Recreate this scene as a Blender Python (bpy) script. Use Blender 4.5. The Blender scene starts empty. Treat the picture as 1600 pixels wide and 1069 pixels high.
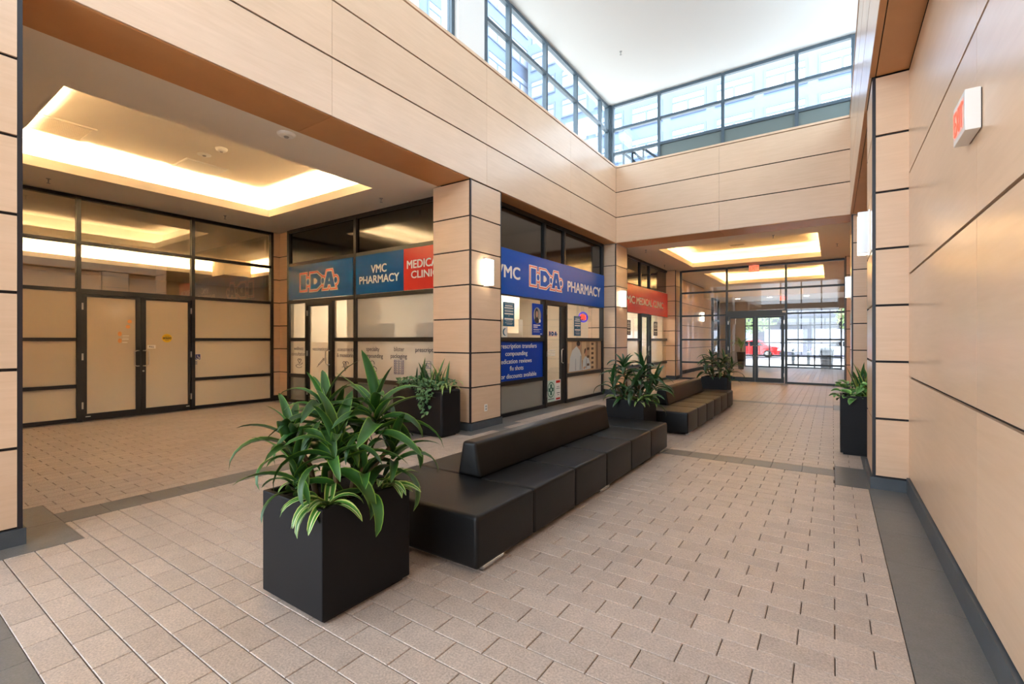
import bpy, bmesh, math, random
from math import sin, cos, pi, radians as R
from mathutils import Vector, Matrix
from mathutils.geometry import tessellate_polygon

rnd = random.Random(7)
SC = bpy.context.scene
COL = SC.collection

# ------------------------------------------------------------------ camera, world, sun, exposure
cam = bpy.data.cameras.new('camera')
cam.sensor_width = 36
cam.lens = 733.0 / 1600 * 36
cam.shift_y = -0.002
cam.clip_end = 400
camo = bpy.data.objects.new('camera', cam)
camo.location = (0, 0, 1.45)
YAW = math.atan(501 / 733.0)
camo.rotation_euler = (pi / 2, 0, YAW)
COL.objects.link(camo)
SC.camera = camo

w = bpy.data.worlds.new('world')
SC.world = w
w.use_nodes = True
bg = w.node_tree.nodes['Background']
bg.inputs[0].default_value = (0.76, 0.88, 1.0, 1)
bg.inputs[1].default_value = 3.4

sun = bpy.data.lights.new('sun', 'SUN')
sun.energy = 5.0
sun.angle = R(3)
sun.color = (1, .95, .88)
so = bpy.data.objects.new('sun', sun)
so.rotation_euler = (R(28), R(6), 0)
COL.objects.link(so)

SC.view_settings.view_transform = 'Standard'
SC.view_settings.look = 'None'
SC.view_settings.exposure = 1.0
SC.view_settings.gamma = 1
SC.view_settings.use_curve_mapping = False
SC.cycles.max_bounces = 10
SC.cycles.diffuse_bounces = 6
SC.cycles.transparent_max_bounces = 16
SC.cycles.sample_clamp_indirect = 8
SC.cycles.caustics_reflective = False
SC.cycles.caustics_refractive = False

# ------------------------------------------------------------------ materials
def lin(c):
    return tuple((x / 255 / 12.92) if x <= 10 else ((x / 255 + .055) / 1.055) ** 2.4 for x in c)

MATS = {}
def nodes(name):
    m = bpy.data.materials.new(name)
    m.use_nodes = True
    nt = m.node_tree
    return m, nt, nt.nodes['Principled BSDF'], nt.nodes.new, nt.links.new

def mat(name, rgb, rough=.5, metal=0, spec=.5, emit=None, es=0, noise=None, bump=None, var=0):
    """rgb in sRGB 0-255; noise=(scale, amount); bump=(scale, strength); var=per-object brightness variation"""
    m, nt, b, N, L = nodes(name)
    c = lin(rgb)
    b.inputs['Base Color'].default_value = (*c, 1)
    b.inputs['Roughness'].default_value = rough
    b.inputs['Metallic'].default_value = metal
    b.inputs['Specular IOR Level'].default_value = spec
    if emit:
        b.inputs['Emission Color'].default_value = (*lin(emit), 1)
        b.inputs['Emission Strength'].default_value = es
    if noise or bump or var:
        tc = N('ShaderNodeTexCoord')
    if noise or var:
        hsv = N('ShaderNodeHueSaturation')
        hsv.inputs['Color'].default_value = (*c, 1)
        L(hsv.outputs[0], b.inputs['Base Color'])
        val = None
        if noise:
            n = N('ShaderNodeTexNoise'); n.inputs['Scale'].default_value = noise[0]; n.inputs['Detail'].default_value = 5
            L(tc.outputs['Object'], n.inputs['Vector'])
            mr = N('ShaderNodeMapRange'); mr.inputs[1].default_value = .3; mr.inputs[2].default_value = .7
            mr.inputs[3].default_value = 1 - noise[1]; mr.inputs[4].default_value = 1 + noise[1]
            L(n.outputs[0], mr.inputs[0]); val = mr.outputs[0]
        if var:
            oi = N('ShaderNodeObjectInfo')
            mr2 = N('ShaderNodeMapRange'); mr2.inputs[3].default_value = 1 - var; mr2.inputs[4].default_value = 1 + var
            L(oi.outputs['Random'], mr2.inputs[0])
            if val:
                mu = N('ShaderNodeMath'); mu.operation = 'MULTIPLY'; L(val, mu.inputs[0]); L(mr2.outputs[0], mu.inputs[1]); val = mu.outputs[0]
            else:
                val = mr2.outputs[0]
        L(val, hsv.inputs['Value'])
    if bump:
        n2 = N('ShaderNodeTexNoise'); n2.inputs['Scale'].default_value = bump[0]; n2.inputs['Detail'].default_value = 4
        L(tc.outputs['Object'], n2.inputs['Vector'])
        bp = N('ShaderNodeBump'); bp.inputs['Strength'].default_value = bump[1]; bp.inputs['Distance'].default_value = .01
        L(n2.outputs[0], bp.inputs['Height']); L(bp.outputs[0], b.inputs['Normal'])
    MATS[name] = m
    return m

def wood(name, rgb, rough=.34, var=.035):
    m, nt, b, N, L = nodes(name)
    tc = N('ShaderNodeTexCoord'); mp = N('ShaderNodeMapping'); mp.inputs['Scale'].default_value = (1.3, 1.3, 16)
    L(tc.outputs['Object'], mp.inputs[0])
    n = N('ShaderNodeTexNoise'); n.inputs['Scale'].default_value = 1.7; n.inputs['Detail'].default_value = 7; n.inputs['Roughness'].default_value = .62
    n.inputs['Distortion'].default_value = .5
    L(mp.outputs[0], n.inputs['Vector'])
    n2 = N('ShaderNodeTexNoise'); n2.inputs['Scale'].default_value = .9; n2.inputs['Detail'].default_value = 2
    L(tc.outputs['Object'], n2.inputs['Vector'])
    cr = N('ShaderNodeValToRGB')
    c = lin(rgb)
    cr.color_ramp.elements[0].position = .3; cr.color_ramp.elements[1].position = .72
    cr.color_ramp.elements[0].color = (c[0] * .95, c[1] * .925, c[2] * .89, 1)
    cr.color_ramp.elements[1].color = (min(1, c[0] * 1.03), min(1, c[1] * 1.03), min(1, c[2] * 1.04), 1)
    L(n.outputs[0], cr.inputs[0])
    oi = N('ShaderNodeObjectInfo')
    mr = N('ShaderNodeMapRange'); mr.inputs[3].default_value = 1 - var; mr.inputs[4].default_value = 1 + var
    L(oi.outputs['Random'], mr.inputs[0])
    mr2 = N('ShaderNodeMapRange'); mr2.inputs[1].default_value = .3; mr2.inputs[2].default_value = .7; mr2.inputs[3].default_value = .96; mr2.inputs[4].default_value = 1.04
    L(n2.outputs[0], mr2.inputs[0])
    mu = N('ShaderNodeMath'); mu.operation = 'MULTIPLY'; L(mr.outputs[0], mu.inputs[0]); L(mr2.outputs[0], mu.inputs[1])
    hsv = N('ShaderNodeHueSaturation'); L(cr.outputs[0], hsv.inputs['Color']); L(mu.outputs[0], hsv.inputs['Value'])
    L(hsv.outputs[0], b.inputs['Base Color'])
    b.inputs['Roughness'].default_value = rough
    b.inputs['Specular IOR Level'].default_value = .45
    MATS[name] = m
    return m

def tile_mat(name, rgb, rough, amt):
    m, nt, b, N, L = nodes(name)
    c = lin(rgb)
    tc = N('ShaderNodeTexCoord')
    geo = N('ShaderNodeNewGeometry')
    n = N('ShaderNodeTexNoise'); n.inputs['Scale'].default_value = 95; n.inputs['Detail'].default_value = 4; n.inputs['Roughness'].default_value = .75
    L(geo.outputs['Position'], n.inputs['Vector'])
    n2 = N('ShaderNodeTexNoise'); n2.inputs['Scale'].default_value = 14; n2.inputs['Detail'].default_value = 3
    L(geo.outputs['Position'], n2.inputs['Vector'])
    cr = N('ShaderNodeValToRGB')
    cr.color_ramp.elements[0].position = .36; cr.color_ramp.elements[1].position = .66
    cr.color_ramp.elements[0].color = (*[x * (1 - amt * 2) for x in c], 1)
    cr.color_ramp.elements[1].color = (*[min(1, x * (1 + amt)) for x in c], 1)
    L(n.outputs[0], cr.inputs[0])
    # stone to stone difference: each stone covers one cell of position, hashed by object and by island
    oi = N('ShaderNodeObjectInfo')
    ad = N('ShaderNodeMath'); ad.operation = 'ADD'; L(oi.outputs['Random'], ad.inputs[0]); L(geo.outputs['Random Per Island'], ad.inputs[1])
    fr = N('ShaderNodeMath'); fr.operation = 'FRACT'; L(ad.outputs[0], fr.inputs[0])
    mr = N('ShaderNodeMapRange'); mr.inputs[3].default_value = .93; mr.inputs[4].default_value = 1.07; L(fr.outputs[0], mr.inputs[0])
    mr2 = N('ShaderNodeMapRange'); mr2.inputs[1].default_value = .3; mr2.inputs[2].default_value = .7; mr2.inputs[3].default_value = .93; mr2.inputs[4].default_value = 1.07
    L(n2.outputs[0], mr2.inputs[0])
    mu = N('ShaderNodeMath'); mu.operation = 'MULTIPLY'; L(mr.outputs[0], mu.inputs[0]); L(mr2.outputs[0], mu.inputs[1])
    hsv = N('ShaderNodeHueSaturation'); L(cr.outputs[0], hsv.inputs['Color']); L(mu.outputs[0], hsv.inputs['Value'])
    L(hsv.outputs[0], b.inputs['Base Color'])
    b.inputs['Roughness'].default_value = rough
    b.inputs['Specular IOR Level'].default_value = .5
    bp = N('ShaderNodeBump'); bp.inputs['Strength'].default_value = .25; bp.inputs['Distance'].default_value = .004
    L(n.outputs[0], bp.inputs['Height']); L(bp.outputs[0], b.inputs['Normal'])
    MATS[name] = m
    return m

def glass(name, tint=(1, 1, 1), refl=.08, edge=.9, rough=0.0):
    """thin pane: transparent with a mirror reflection that grows towards grazing angles"""
    m, nt, b, N, L = nodes(name)
    nt.nodes.remove(b)
    out = nt.nodes['Material Output']
    t = N('ShaderNodeBsdfTransparent'); t.inputs[0].default_value = (*tint, 1)
    g = N('ShaderNodeBsdfGlossy'); g.inputs['Roughness'].default_value = rough; g.inputs['Color'].default_value = (1, 1, 1, 1)
    lw = N('ShaderNodeLayerWeight'); lw.inputs[0].default_value = .5
    pw = N('ShaderNodeMath'); pw.operation = 'POWER'; pw.inputs[1].default_value = 4; L(lw.outputs['Facing'], pw.inputs[0])
    mr = N('ShaderNodeMapRange'); mr.inputs[3].default_value = refl; mr.inputs[4].default_value = edge; L(pw.outputs[0], mr.inputs[0])
    mx = N('ShaderNodeMixShader'); L(mr.outputs[0], mx.inputs[0]); L(t.outputs[0], mx.inputs[1]); L(g.outputs[0], mx.inputs[2])
    L(mx.outputs[0], out.inputs[0])
    MATS[name] = m
    return m

def film(name, rgb, thru=.3, gloss=.1):
    """frosted film on a pane: mostly diffuse, lets a little of what is behind through"""
    m, nt, b, N, L = nodes(name)
    out = nt.nodes['Material Output']
    b.inputs['Base Color'].default_value = (*lin(rgb), 1)
    b.inputs['Roughness'].default_value = gloss
    t = N('ShaderNodeBsdfTransparent')
    mx = N('ShaderNodeMixShader'); mx.inputs[0].default_value = thru
    L(b.outputs[0], mx.inputs[1]); L(t.outputs[0], mx.inputs[2]); L(mx.outputs[0], out.inputs[0])
    MATS[name] = m
    return m

def leafmat(name, body, edge, lo=.40, hi=.46, stripe=0, stripe_rgb=(200, 205, 150), rough=.33):
    """body colour in the middle, edge colour at the leaf margin (UV u), optional pale midstripe"""
    m, nt, b, N, L = nodes(name)
    tc = N('ShaderNodeTexCoord'); sp = N('ShaderNodeSeparateXYZ'); L(tc.outputs['UV'], sp.inputs[0])
    su = N('ShaderNodeMath'); su.operation = 'SUBTRACT'; su.inputs[1].default_value = .5; L(sp.outputs[0], su.inputs[0])
    ab = N('ShaderNodeMath'); ab.operation = 'ABSOLUTE'; L(su.outputs[0], ab.inputs[0])
    cr = N('ShaderNodeValToRGB'); L(ab.outputs[0], cr.inputs[0])
    e = cr.color_ramp.elements
    e[0].position = lo; e[0].color = (*lin(body), 1)
    e[1].position = hi; e[1].color = (*lin(edge), 1)
    if stripe:
        a = e.new(0.0); a.color = (*lin(stripe_rgb), 1)
        a = e.new(stripe); a.color = (*lin(stripe_rgb), 1)
        a = e.new(stripe + .05); a.color = (*lin(body), 1)
    # fine lengthwise veins
    wv = N('ShaderNodeMath'); wv.operation = 'MULTIPLY'; wv.inputs[1].default_value = 70; L(sp.outputs[0], wv.inputs[0])
    sn = N('ShaderNodeMath'); sn.operation = 'SINE'; L(wv.outputs[0], sn.inputs[0])
    mr = N('ShaderNodeMapRange'); mr.inputs[1].default_value = -1; mr.inputs[3].default_value = .88; mr.inputs[4].default_value = 1.1; L(sn.outputs[0], mr.inputs[0])
    oi = N('ShaderNodeObjectInfo'); mr2 = N('ShaderNodeMapRange'); mr2.inputs[3].default_value = .65; mr2.inputs[4].default_value = 1.45; L(oi.outputs['Random'], mr2.inputs[0])
    mu = N('ShaderNodeMath'); mu.operation = 'MULTIPLY'; L(mr.outputs[0], mu.inputs[0]); L(mr2.outputs[0], mu.inputs[1])
    hsv = N('ShaderNodeHueSaturation'); L(cr.outputs[0], hsv.inputs['Color']); L(mu.outputs[0], hsv.inputs['Value'])
    L(hsv.outputs[0], b.inputs['Base Color'])
    b.inputs['Roughness'].default_value = rough
    MATS[name] = m
    return m

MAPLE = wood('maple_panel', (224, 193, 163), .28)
MAPLE_SOFFIT = wood('maple_soffit_panel', (196, 142, 92), .42)  # darker, more orange maple copy; the warm light on soffits is in its colour
TILE = tile_mat('granite_paver', (193, 176, 163), .37, .17)
TILE_D = tile_mat('dark_granite', (112, 110, 108), .34, .10)
GROUT = mat('grout', (92, 78, 66), .9)
DARKGAP = mat('dark_recess', (24, 18, 20), .7)
TRIM = mat('dark_corner_trim', (30, 26, 32), .4)
BASE = mat('slate_base', (74, 80, 86), .42, noise=(5, .15))
FRAME = mat('black_aluminium', (22, 20, 20), .38)
FRAME_B = mat('blue_grey_aluminium', (74, 88, 98), .38)
SPANDREL_G = mat('grey_green_infill', (104, 116, 114), .45)
WHITE = mat('white_paint', (236, 234, 230), .75)
CREAM = mat('cream_paint', (226, 212, 190), .75)
CEILW = mat('ceiling_paint', (236, 228, 216), .8)
CEILA = mat('atrium_ceiling_paint', (206, 203, 199), .8)
TAUPE = mat('taupe_paint', (168, 158, 146), .75)
BLACKGLASS = mat('black_spandrel_glass', (14, 12, 10), .1, spec=.7)
LEATHER = mat('black_leather', (13, 12, 13), .4, spec=.36, bump=(90, .06))
LEATHER_B = mat('black_leather_backrest', (11, 10, 10), .38, spec=.36, bump=(90, .06))
PLANTERM = mat('charcoal_planter', (19, 18, 20), .5, spec=.22)
SOIL = mat('potting_soil', (40, 30, 22), .95, bump=(60, .8))
CHROME = mat('chrome', (210, 210, 210), .18, metal=1)
STEEL = mat('brushed_steel', (200, 196, 190), .3, metal=1)
BLUE = mat('blue_sign_vinyl', (0, 84, 180), .3, spec=.2)
BLUE_D = mat('dark_blue_sign_vinyl', (0, 60, 118), .25, spec=.3)
RED = mat('red_sign_vinyl', (206, 52, 44), .25)
RED_L = mat('logo_red', (222, 80, 52), .3)
PRINTW = mat('white_vinyl', (240, 238, 230), .35)
INK = mat('charcoal_ink', (58, 54, 70), .5)
INKB = mat('blue_ink', (70, 70, 120), .5)
POSTER_B = mat('royal_blue_print', (6, 60, 165), .35, spec=.2)
POSTER_T = mat('teal_blue_print', (20, 96, 128), .3)
GREEN_P = mat('dark_green_print', (22, 96, 76), .4)
MINT_P = mat('mint_print', (206, 226, 212), .4)
YELLOW = mat('yellow_sticker', (236, 200, 40), .4)
BLACKP = mat('black_print', (20, 18, 16), .4)
PLASTIC = mat('white_plastic', (238, 236, 232), .4)
GREYM = mat('grey_metal', (150, 148, 144), .45)
MONITOR = mat('grey_monitor_shell', (92, 84, 76), .5)
CABW = mat('white_cabinet', (232, 222, 204), .5)
CABD = mat('brown_grey_cabinet', (104, 88, 70), .6)
GLASS = glass('clear_glass', (1, 1, 1), .035, .55)
GLASS_SKY = glass('clerestory_glass', (.96, .99, 1), .04, .5)
GLASS_MIR = glass('reflective_glass', (.95, .92, .86), .14, .6)
FILM_W = film('cream_frosted_film', (238, 228, 212), .4)
FILM_T = film('white_translucent_film', (232, 226, 214), .62, .12)
FILM_D = film('warm_frosted_film', (246, 232, 206), .32, .1)
FILM_G = film('grey_frosted_film', (150, 148, 140), .3, .1)
LED_C = mat('corridor_led_strip', (255, 220, 160), .5, emit=(255, 220, 156), es=36)
LED = mat('led_strip', (255, 220, 160), .5, emit=(255, 228, 180), es=200)
LAMP = mat('lamp_diffuser', (255, 248, 236), .4, emit=(255, 240, 214), es=3.2)
DOWN = mat('downlight_lens', (255, 250, 240), .4, emit=(255, 240, 215), es=9)
PANEL_L = mat('ceiling_light_panel', (255, 255, 255), .4, emit=(255, 244, 226), es=13)
EXITR = mat('exit_red', (240, 90, 70), .4, emit=(255, 70, 50), es=1.1)
NEON_R = mat('neon_red', (255, 70, 50), .4, emit=(255, 66, 44), es=1.6)
NEON_B = mat('neon_blue', (40, 50, 160), .4, emit=(50, 60, 200), es=.5)
L_DRAC = leafmat('dracaena_leaf', (40, 80, 28), (112, 148, 50), .41, .47, rough=.42)
L_DRAC2 = leafmat('dark_dracaena_leaf', (32, 66, 30), (52, 94, 40))
L_VAR = leafmat('variegated_leaf', (66, 120, 44), (188, 204, 116), .36, .42, .045)
L_SNAKE = leafmat('snake_plant_leaf', (46, 88, 44), (176, 178, 84), .38, .44)
L_IVY = leafmat('ivy_leaf', (78, 118, 74), (126, 156, 108), .3, .46, rough=.5)
L_POTH = leafmat('pothos_leaf', (88, 140, 66), (150, 186, 110), .25, .46, rough=.4)
L_STRAP = leafmat('spider_leaf', (120, 156, 74), (206, 212, 140), .3, .42)
BARK = mat('plant_stem', (112, 92, 66), .8, bump=(40, .5))
BARK_T = mat('tree_bark', (96, 84, 70), .9)
TREE_F = mat('tree_leaf', (132, 158, 104), .6, noise=(3, .3))
CONC = mat('concrete_paving', (196, 194, 190), .8, noise=(4, .05))
ASPH = mat('asphalt', (120, 120, 124), .9, noise=(30, .1))
FACADE = mat('pale_facade_panel', (104, 120, 146), .5, noise=(1, .04))
FACADE2 = mat('grey_lilac_facade', (70, 74, 92), .6, noise=(1, .06))
FWIN = mat('facade_window_glass', (196, 206, 222), .2, spec=.8)  # pale base colour stands in for sky reflected in the panes
FFRAME = mat('facade_window_frame', (98, 112, 140), .5)
AWN = mat('dark_awning', (44, 52, 60), .6)
CARRED = mat('red_car_paint', (200, 30, 34), .25)
CARGLASS = mat('car_glass', (26, 30, 36), .08)
RUBBER = mat('tyre_rubber', (24, 24, 24), .8)
BIN = mat('dark_bin_plastic', (40, 50, 58), .6)
SKIN = mat('printed_skin', (198, 150, 120), .5)
COAT = mat('printed_white_coat', (206, 212, 214), .5)
COAT2 = mat('printed_coat_fold', (168, 178, 184), .5)
HAIR = mat('printed_dark_hair', (44, 32, 28), .5)
PH_BG = mat('printed_shelf_backdrop', (182, 150, 118), .4)
PH_SH = mat('printed_shelf_wood', (214, 186, 146), .4)
PH_DK = mat('printed_shelf_shadow', (88, 62, 46), .4)

# ------------------------------------------------------------------ mesh helpers
ORG = {}
class MB:
    def __init__(s): s.v = []; s.f = []; s.uv = {}
    def box(s, x0, x1, y0, y1, z0, z1):
        if x0 > x1: x0, x1 = x1, x0
        if y0 > y1: y0, y1 = y1, y0
        if z0 > z1: z0, z1 = z1, z0
        n = len(s.v)
        s.v += [(x0, y0, z0), (x1, y0, z0), (x1, y1, z0), (x0, y1, z0), (x0, y0, z1), (x1, y0, z1), (x1, y1, z1), (x0, y1, z1)]
        s.f += [tuple(n + i for i in q) for q in ((0, 3, 2, 1), (4, 5, 6, 7), (0, 1, 5, 4), (1, 2, 6, 5), (2, 3, 7, 6), (3, 0, 4, 7))]
        return s
    def poly(s, pts):
        n = len(s.v); s.v += [tuple(p) for p in pts]; s.f.append(tuple(range(n, n + len(pts)))); return s
    def tess(s, loops):
        """filled flat polygon with holes, loops of 3-D points"""
        n = len(s.v)
        flat = [Vector(p) for l in loops for p in l]
        s.v += [tuple(p) for p in flat]
        for t in tessellate_polygon([[Vector(p) for p in l] for l in loops]): s.f.append(tuple(n + i for i in t))
        return s
    def tube(s, pts, r, n=8, cap=True):
        pts = [Vector(p) for p in pts]; rs = r if isinstance(r, (list, tuple)) else [r] * len(pts)
        base = len(s.v); up = Vector((0, 0, 1)); a = None
        for i, p in enumerate(pts):
            d = (pts[min(i + 1, len(pts) - 1)] - pts[max(i - 1, 0)]).normalized()
            if a is None:
                a = d.cross(up) if abs(d.dot(up)) < .95 else d.cross(Vector((1, 0, 0)))
            a = (a - d * a.dot(d)).normalized(); b = d.cross(a)
            for k in range(n):
                t = 2 * pi * k / n; s.v.append(tuple(p + (a * cos(t) + b * sin(t)) * rs[i]))
        for i in range(len(pts) - 1):
            for k in range(n):
                k2 = (k + 1) % n
                s.f.append((base + i * n + k, base + i * n + k2, base + (i + 1) * n + k2, base + (i + 1) * n + k))
        if cap:
            s.f.append(tuple(base + k for k in range(n))[::-1]); e = base + (len(pts) - 1) * n
            s.f.append(tuple(e + k for k in range(n)))
        return s
    def lathe(s, prof, cx, cy, n=20):
        base = len(s.v)
        for r, z in prof:
            for k in range(n):
                t = 2 * pi * k / n; s.v.append((cx + r * cos(t), cy + r * sin(t), z))
        for i in range(len(prof) - 1):
            for k in range(n):
                k2 = (k + 1) % n
                s.f.append((base + i * n + k, base + i * n + k2, base + (i + 1) * n + k2, base + (i + 1) * n + k))
        s.f.append(tuple(base + k for k in range(n))[::-1]); e = base + (len(prof) - 1) * n
        s.f.append(tuple(e + k for k in range(n)))
        return s
    def prism(s, pts2, fn, d0, d1):
        """extrude a 2-D outline between depths d0 and d1; fn(h, z, d) gives the point"""
        n = len(pts2); b = len(s.v)
        for d in (d0, d1): s.v += [tuple(fn(h, z, d)) for h, z in pts2]
        for i in range(n):
            j = (i + 1) % n; s.f.append((b + i, b + j, b + n + j, b + n + i))
        for t in tessellate_polygon([[Vector((h, z, 0)) for h, z in pts2]]):
            s.f.append(tuple(b + i for i in t)); s.f.append(tuple(b + n + i for i in t)[::-1])
        return s

def link(o): COL.objects.link(o); return o

def make(name, mb, m, parent=None, bevel=0, seg=2, smooth=False, kind=None, label=None):
    org = ORG.get(parent.name, Vector()) if parent else Vector()
    me = bpy.data.meshes.new(name)
    me.from_pydata([tuple(Vector(p) - org) for p in mb.v], [], mb.f)
    me.update()
    if bevel:
        bm = bmesh.new(); bm.from_mesh(me)
        bmesh.ops.bevel(bm, geom=list(bm.edges), offset=bevel, segments=seg, profile=.6, affect='EDGES', clamp_overlap=True)
        bm.to_mesh(me); bm.free()
    if smooth:
        for p in me.polygons: p.use_smooth = True
    me.materials.append(m)
    o = link(bpy.data.objects.new(name, me))
    if parent: o.parent = parent
    ORG[o.name] = org
    if kind: o['kind'] = kind
    if label: o['label'] = label
    return o

def tag(o, label, cat, group=None, kind=None):
    o['label'] = label; o['category'] = cat
    if group: o['group'] = group
    if kind: o['kind'] = kind
    return o

def thing(name, label, cat, loc=(0, 0, 0), group=None, kind=None):
    o = link(bpy.data.objects.new(name, None)); o.location = loc; o.empty_display_size = .1
    ORG[o.name] = Vector(loc)
    return tag(o, label, cat, group, kind)

def struct(name, mb, m, label, cat, **k):
    return tag(make(name, mb, m, **k), label, cat, kind='structure')

def dup(root, loc, rot=0, label=None, group=None):
    r = root.copy(); link(r); r.location = loc; r.rotation_euler = (0, 0, rot)
    if label: r['label'] = label
    if group: r['group'] = group
    for ch in list(root.children):
        c = ch.copy(); link(c); c.parent = r
        for g in list(ch.children):
            d = g.copy(); link(d); d.parent = c
    return r

class Pl:
    """a vertical plane: L faces +x, F faces -y, R faces -x; h runs along it, d is the distance in front of it"""
    def __init__(s, k, c): s.k = k; s.c = c
    def P(s, h, z, d=0):
        return (s.c + d, h, z) if s.k == 'L' else (h, s.c - d, z) if s.k == 'F' else (s.c - d, h, z)
    def box(s, mb, h0, h1, z0, z1, d0, d1):
        a = s.P(h0, z0, d0); b = s.P(h1, z1, d1)
        return mb.box(a[0], b[0], a[1], b[1], a[2], b[2])

def B(name, m, parent, *boxes, **k):
    mb = MB()
    for b in boxes: mb.box(*b)
    return make(name, mb, m, parent, **k)

def PB(name, m, parent, pl, *boxes, **k):
    mb = MB()
    for b in boxes: pl.box(mb, *b)
    return make(name, mb, m, parent, **k)

CAP = None
def text_mesh(body, bold):
    cu = bpy.data.curves.new('lettering', 'FONT'); cu.body = body; cu.size = 1; cu.offset = bold; cu.resolution_u = 3
    ob = bpy.data.objects.new('lettering', cu)
    me = bpy.data.meshes.new_from_object(ob)
    vs = [v.co.copy() for v in me.vertices]; fs = [tuple(p.vertices) for p in me.polygons]
    bpy.data.objects.remove(ob); bpy.data.curves.remove(cu); bpy.data.meshes.remove(me)
    return vs, fs

def text(body, pl, h0, h1, zb, cap, m, parent, d=.004, bold=0.0, name='lettering'):
    """letters fitted between h0 and h1, baseline zb, capital height cap"""
    global CAP
    if CAP is None: CAP = max(v.y for v in text_mesh('H', 0)[0])
    vs, fs = text_mesh(body, 0)
    x0 = min(v.x for v in vs); x1 = max(v.x for v in vs); sx = (h1 - h0) / (x1 - x0); sz = cap / CAP
    mb = MB(); b = bold * cap
    for kk, (ox, oz) in enumerate(((-b, -b * .6), (b, -b * .6), (-b, b * .6), (b, b * .6)) if bold else ((0, 0),)):
        n = len(mb.v); mb.v += [pl.P(h0 + (v.x - x0) * sx + ox, zb + v.y * sz + oz, d + kk * .0005) for v in vs]; mb.f += [tuple(n + i for i in f) for f in fs]
    return make(name, mb, m, parent)

def offset_poly(pts, o):
    n = len(pts); A = sum(pts[i][0] * pts[(i + 1) % n][1] - pts[(i + 1) % n][0] * pts[i][1] for i in range(n))
    sg = 1 if A > 0 else -1; out = []
    for i in range(n):
        p0 = Vector(pts[i - 1]); p1 = Vector(pts[i]); p2 = Vector(pts[(i + 1) % n])
        e1 = (p1 - p0).normalized(); e2 = (p2 - p1).normalized()
        n1 = Vector((e1.y, -e1.x)) * sg; n2 = Vector((e2.y, -e2.x)) * sg
        q = n1 + n2
        q = q / max(.35, q.length_squared / 2) if q.length > 1e-6 else n1
        out.append(tuple(p1 + q * o))
    return out

def circ(cx, cy, r, n=16, ry=None):
    return [(cx + r * cos(2 * pi * i / n), cy + (ry or r) * sin(2 * pi * i / n)) for i in range(n)]

def flat(name, m, parent, pl, loops, d):
    """flat printed shapes: each loop is filled on its own"""
    for q_, l in enumerate(loops):
        mb = MB(); mb.tess([[pl.P(h, z, d + q_ * .0003) for h, z in l]]); o = make(name, mb, m, parent)
    return o

def rect(h0, h1, z0, z1): return [(h0, z0), (h1, z0), (h1, z1), (h0, z1)]

def lines(name, m, parent, pl, polys, r=.006, d=.006):
    mb = MB()
    for p in polys: mb.tube([pl.P(h, z, d) for h, z in p], r, 5)
    return make(name, mb, m, parent)

# ------------------------------------------------------------------ dimensions (metres)
XL, XR, XF, XS, XD, YI, YB, YG, ZC = -4.75, .595, .32, -5.10, -11.05, 6.16, 11.84, 18.0, 4.017
CY = [(-.05, .79), (5.78, 6.62), (11.84, 12.68), (17.6, 18.4)]        # column bays along y
ZT = [.03, .63, 1.46, 2.33, 3.18, 3.985]                               # transom heights shared by the shopfronts
ZP = [.12, .685, 1.24, 1.785, 2.335, 2.885, 3.435, 4.012]              # column panel joints

# ------------------------------------------------------------------ floor: grout bed, pavers, dark bands
mb = MB(); mb.box(-17.3, 1.2, -6.6, 28.3, -.2, -.011)
FLOOR = struct('floor', mb, GROUT, 'beige granite paver floor with dark stone bands running through the concourse', 'floor')
dark = []
def dslab(x0, x1, y0, y1, px, py):
    """dark band split into slabs of about px by py"""
    dark.append((x0, x1, y0, y1))
    nx = max(1, round((x1 - x0) / px)); ny = max(1, round((y1 - y0) / py))
    for i in range(nx):
        for j in range(ny):
            a = x0 + (x1 - x0) * i / nx; b = x0 + (x1 - x0) * (i + 1) / nx
            c = y0 + (y1 - y0) * j / ny; d = y0 + (y1 - y0) * (j + 1) / ny
            tile_box('dark_slab', a, b, c, d, TILE_D, .001)
def frustum(mb, x0, x1, y0, y1, g, z0=-.012, z1=0.0, c=.003):
    n = len(mb.v); x0 += g; x1 -= g; y0 += g; y1 -= g
    mb.v += [(x0, y0, z0), (x1, y0, z0), (x1, y1, z0), (x0, y1, z0), (x0, y0, z1 - c), (x1, y0, z1 - c), (x1, y1, z1 - c), (x0, y1, z1 - c),
             (x0 + c, y0 + c, z1), (x1 - c, y0 + c, z1), (x1 - c, y1 - c, z1), (x0 + c, y1 - c, z1)]
    q = [(8, 9, 10, 11)]
    for a in (0, 4):
        for i in range(4):
            j = (i + 1) % 4; q.append((a + i, a + j, a + 4 + j, a + 4 + i))
    mb.f += [tuple(n + i for i in t) for t in q]
def tile_box(name, x0, x1, y0, y1, m, g=.0022):
    mb = MB(); frustum(mb, x0, x1, y0, y1, g, c=.0015 if name == 'dark_slab' else .003)
    return make(name, mb, m, FLOOR)
for k, (a, b) in enumerate(CY):
    dslab(-5.72, -4.52, a - .28, b + .28, .6, .7)
    dslab(.02, .62, a - .07 if k else a - .28, b - .06 if k else b + .28, .6, .9)
for k in range(3):
    a, b = CY[k][1] + .28, CY[k + 1][0] - .28
    if k == 0: dslab(-5.35, -5.03, a, b, .32, .3)
    else: dslab(-5.12, -4.68, a, b, .45, .6)
for a, b in CY[:3]:
    m_ = (a + b) / 2; dslab(-4.52, .02, m_ - .15, m_ + .15, .3, .3)
dslab(.29, .62, .98, 5.71, .33, .6); dslab(.29, .62, 6.56, 11.77, .33, .6); dslab(.29, .62, 12.62, 17.53, .33, .6)
dslab(.29, .62, -6, -.33, .33, .6); dslab(-11.05, -10.86, .2, 6.16, .2, .6); dslab(-10.86, -5.72, 5.94, 6.16, .6, .22)

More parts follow.
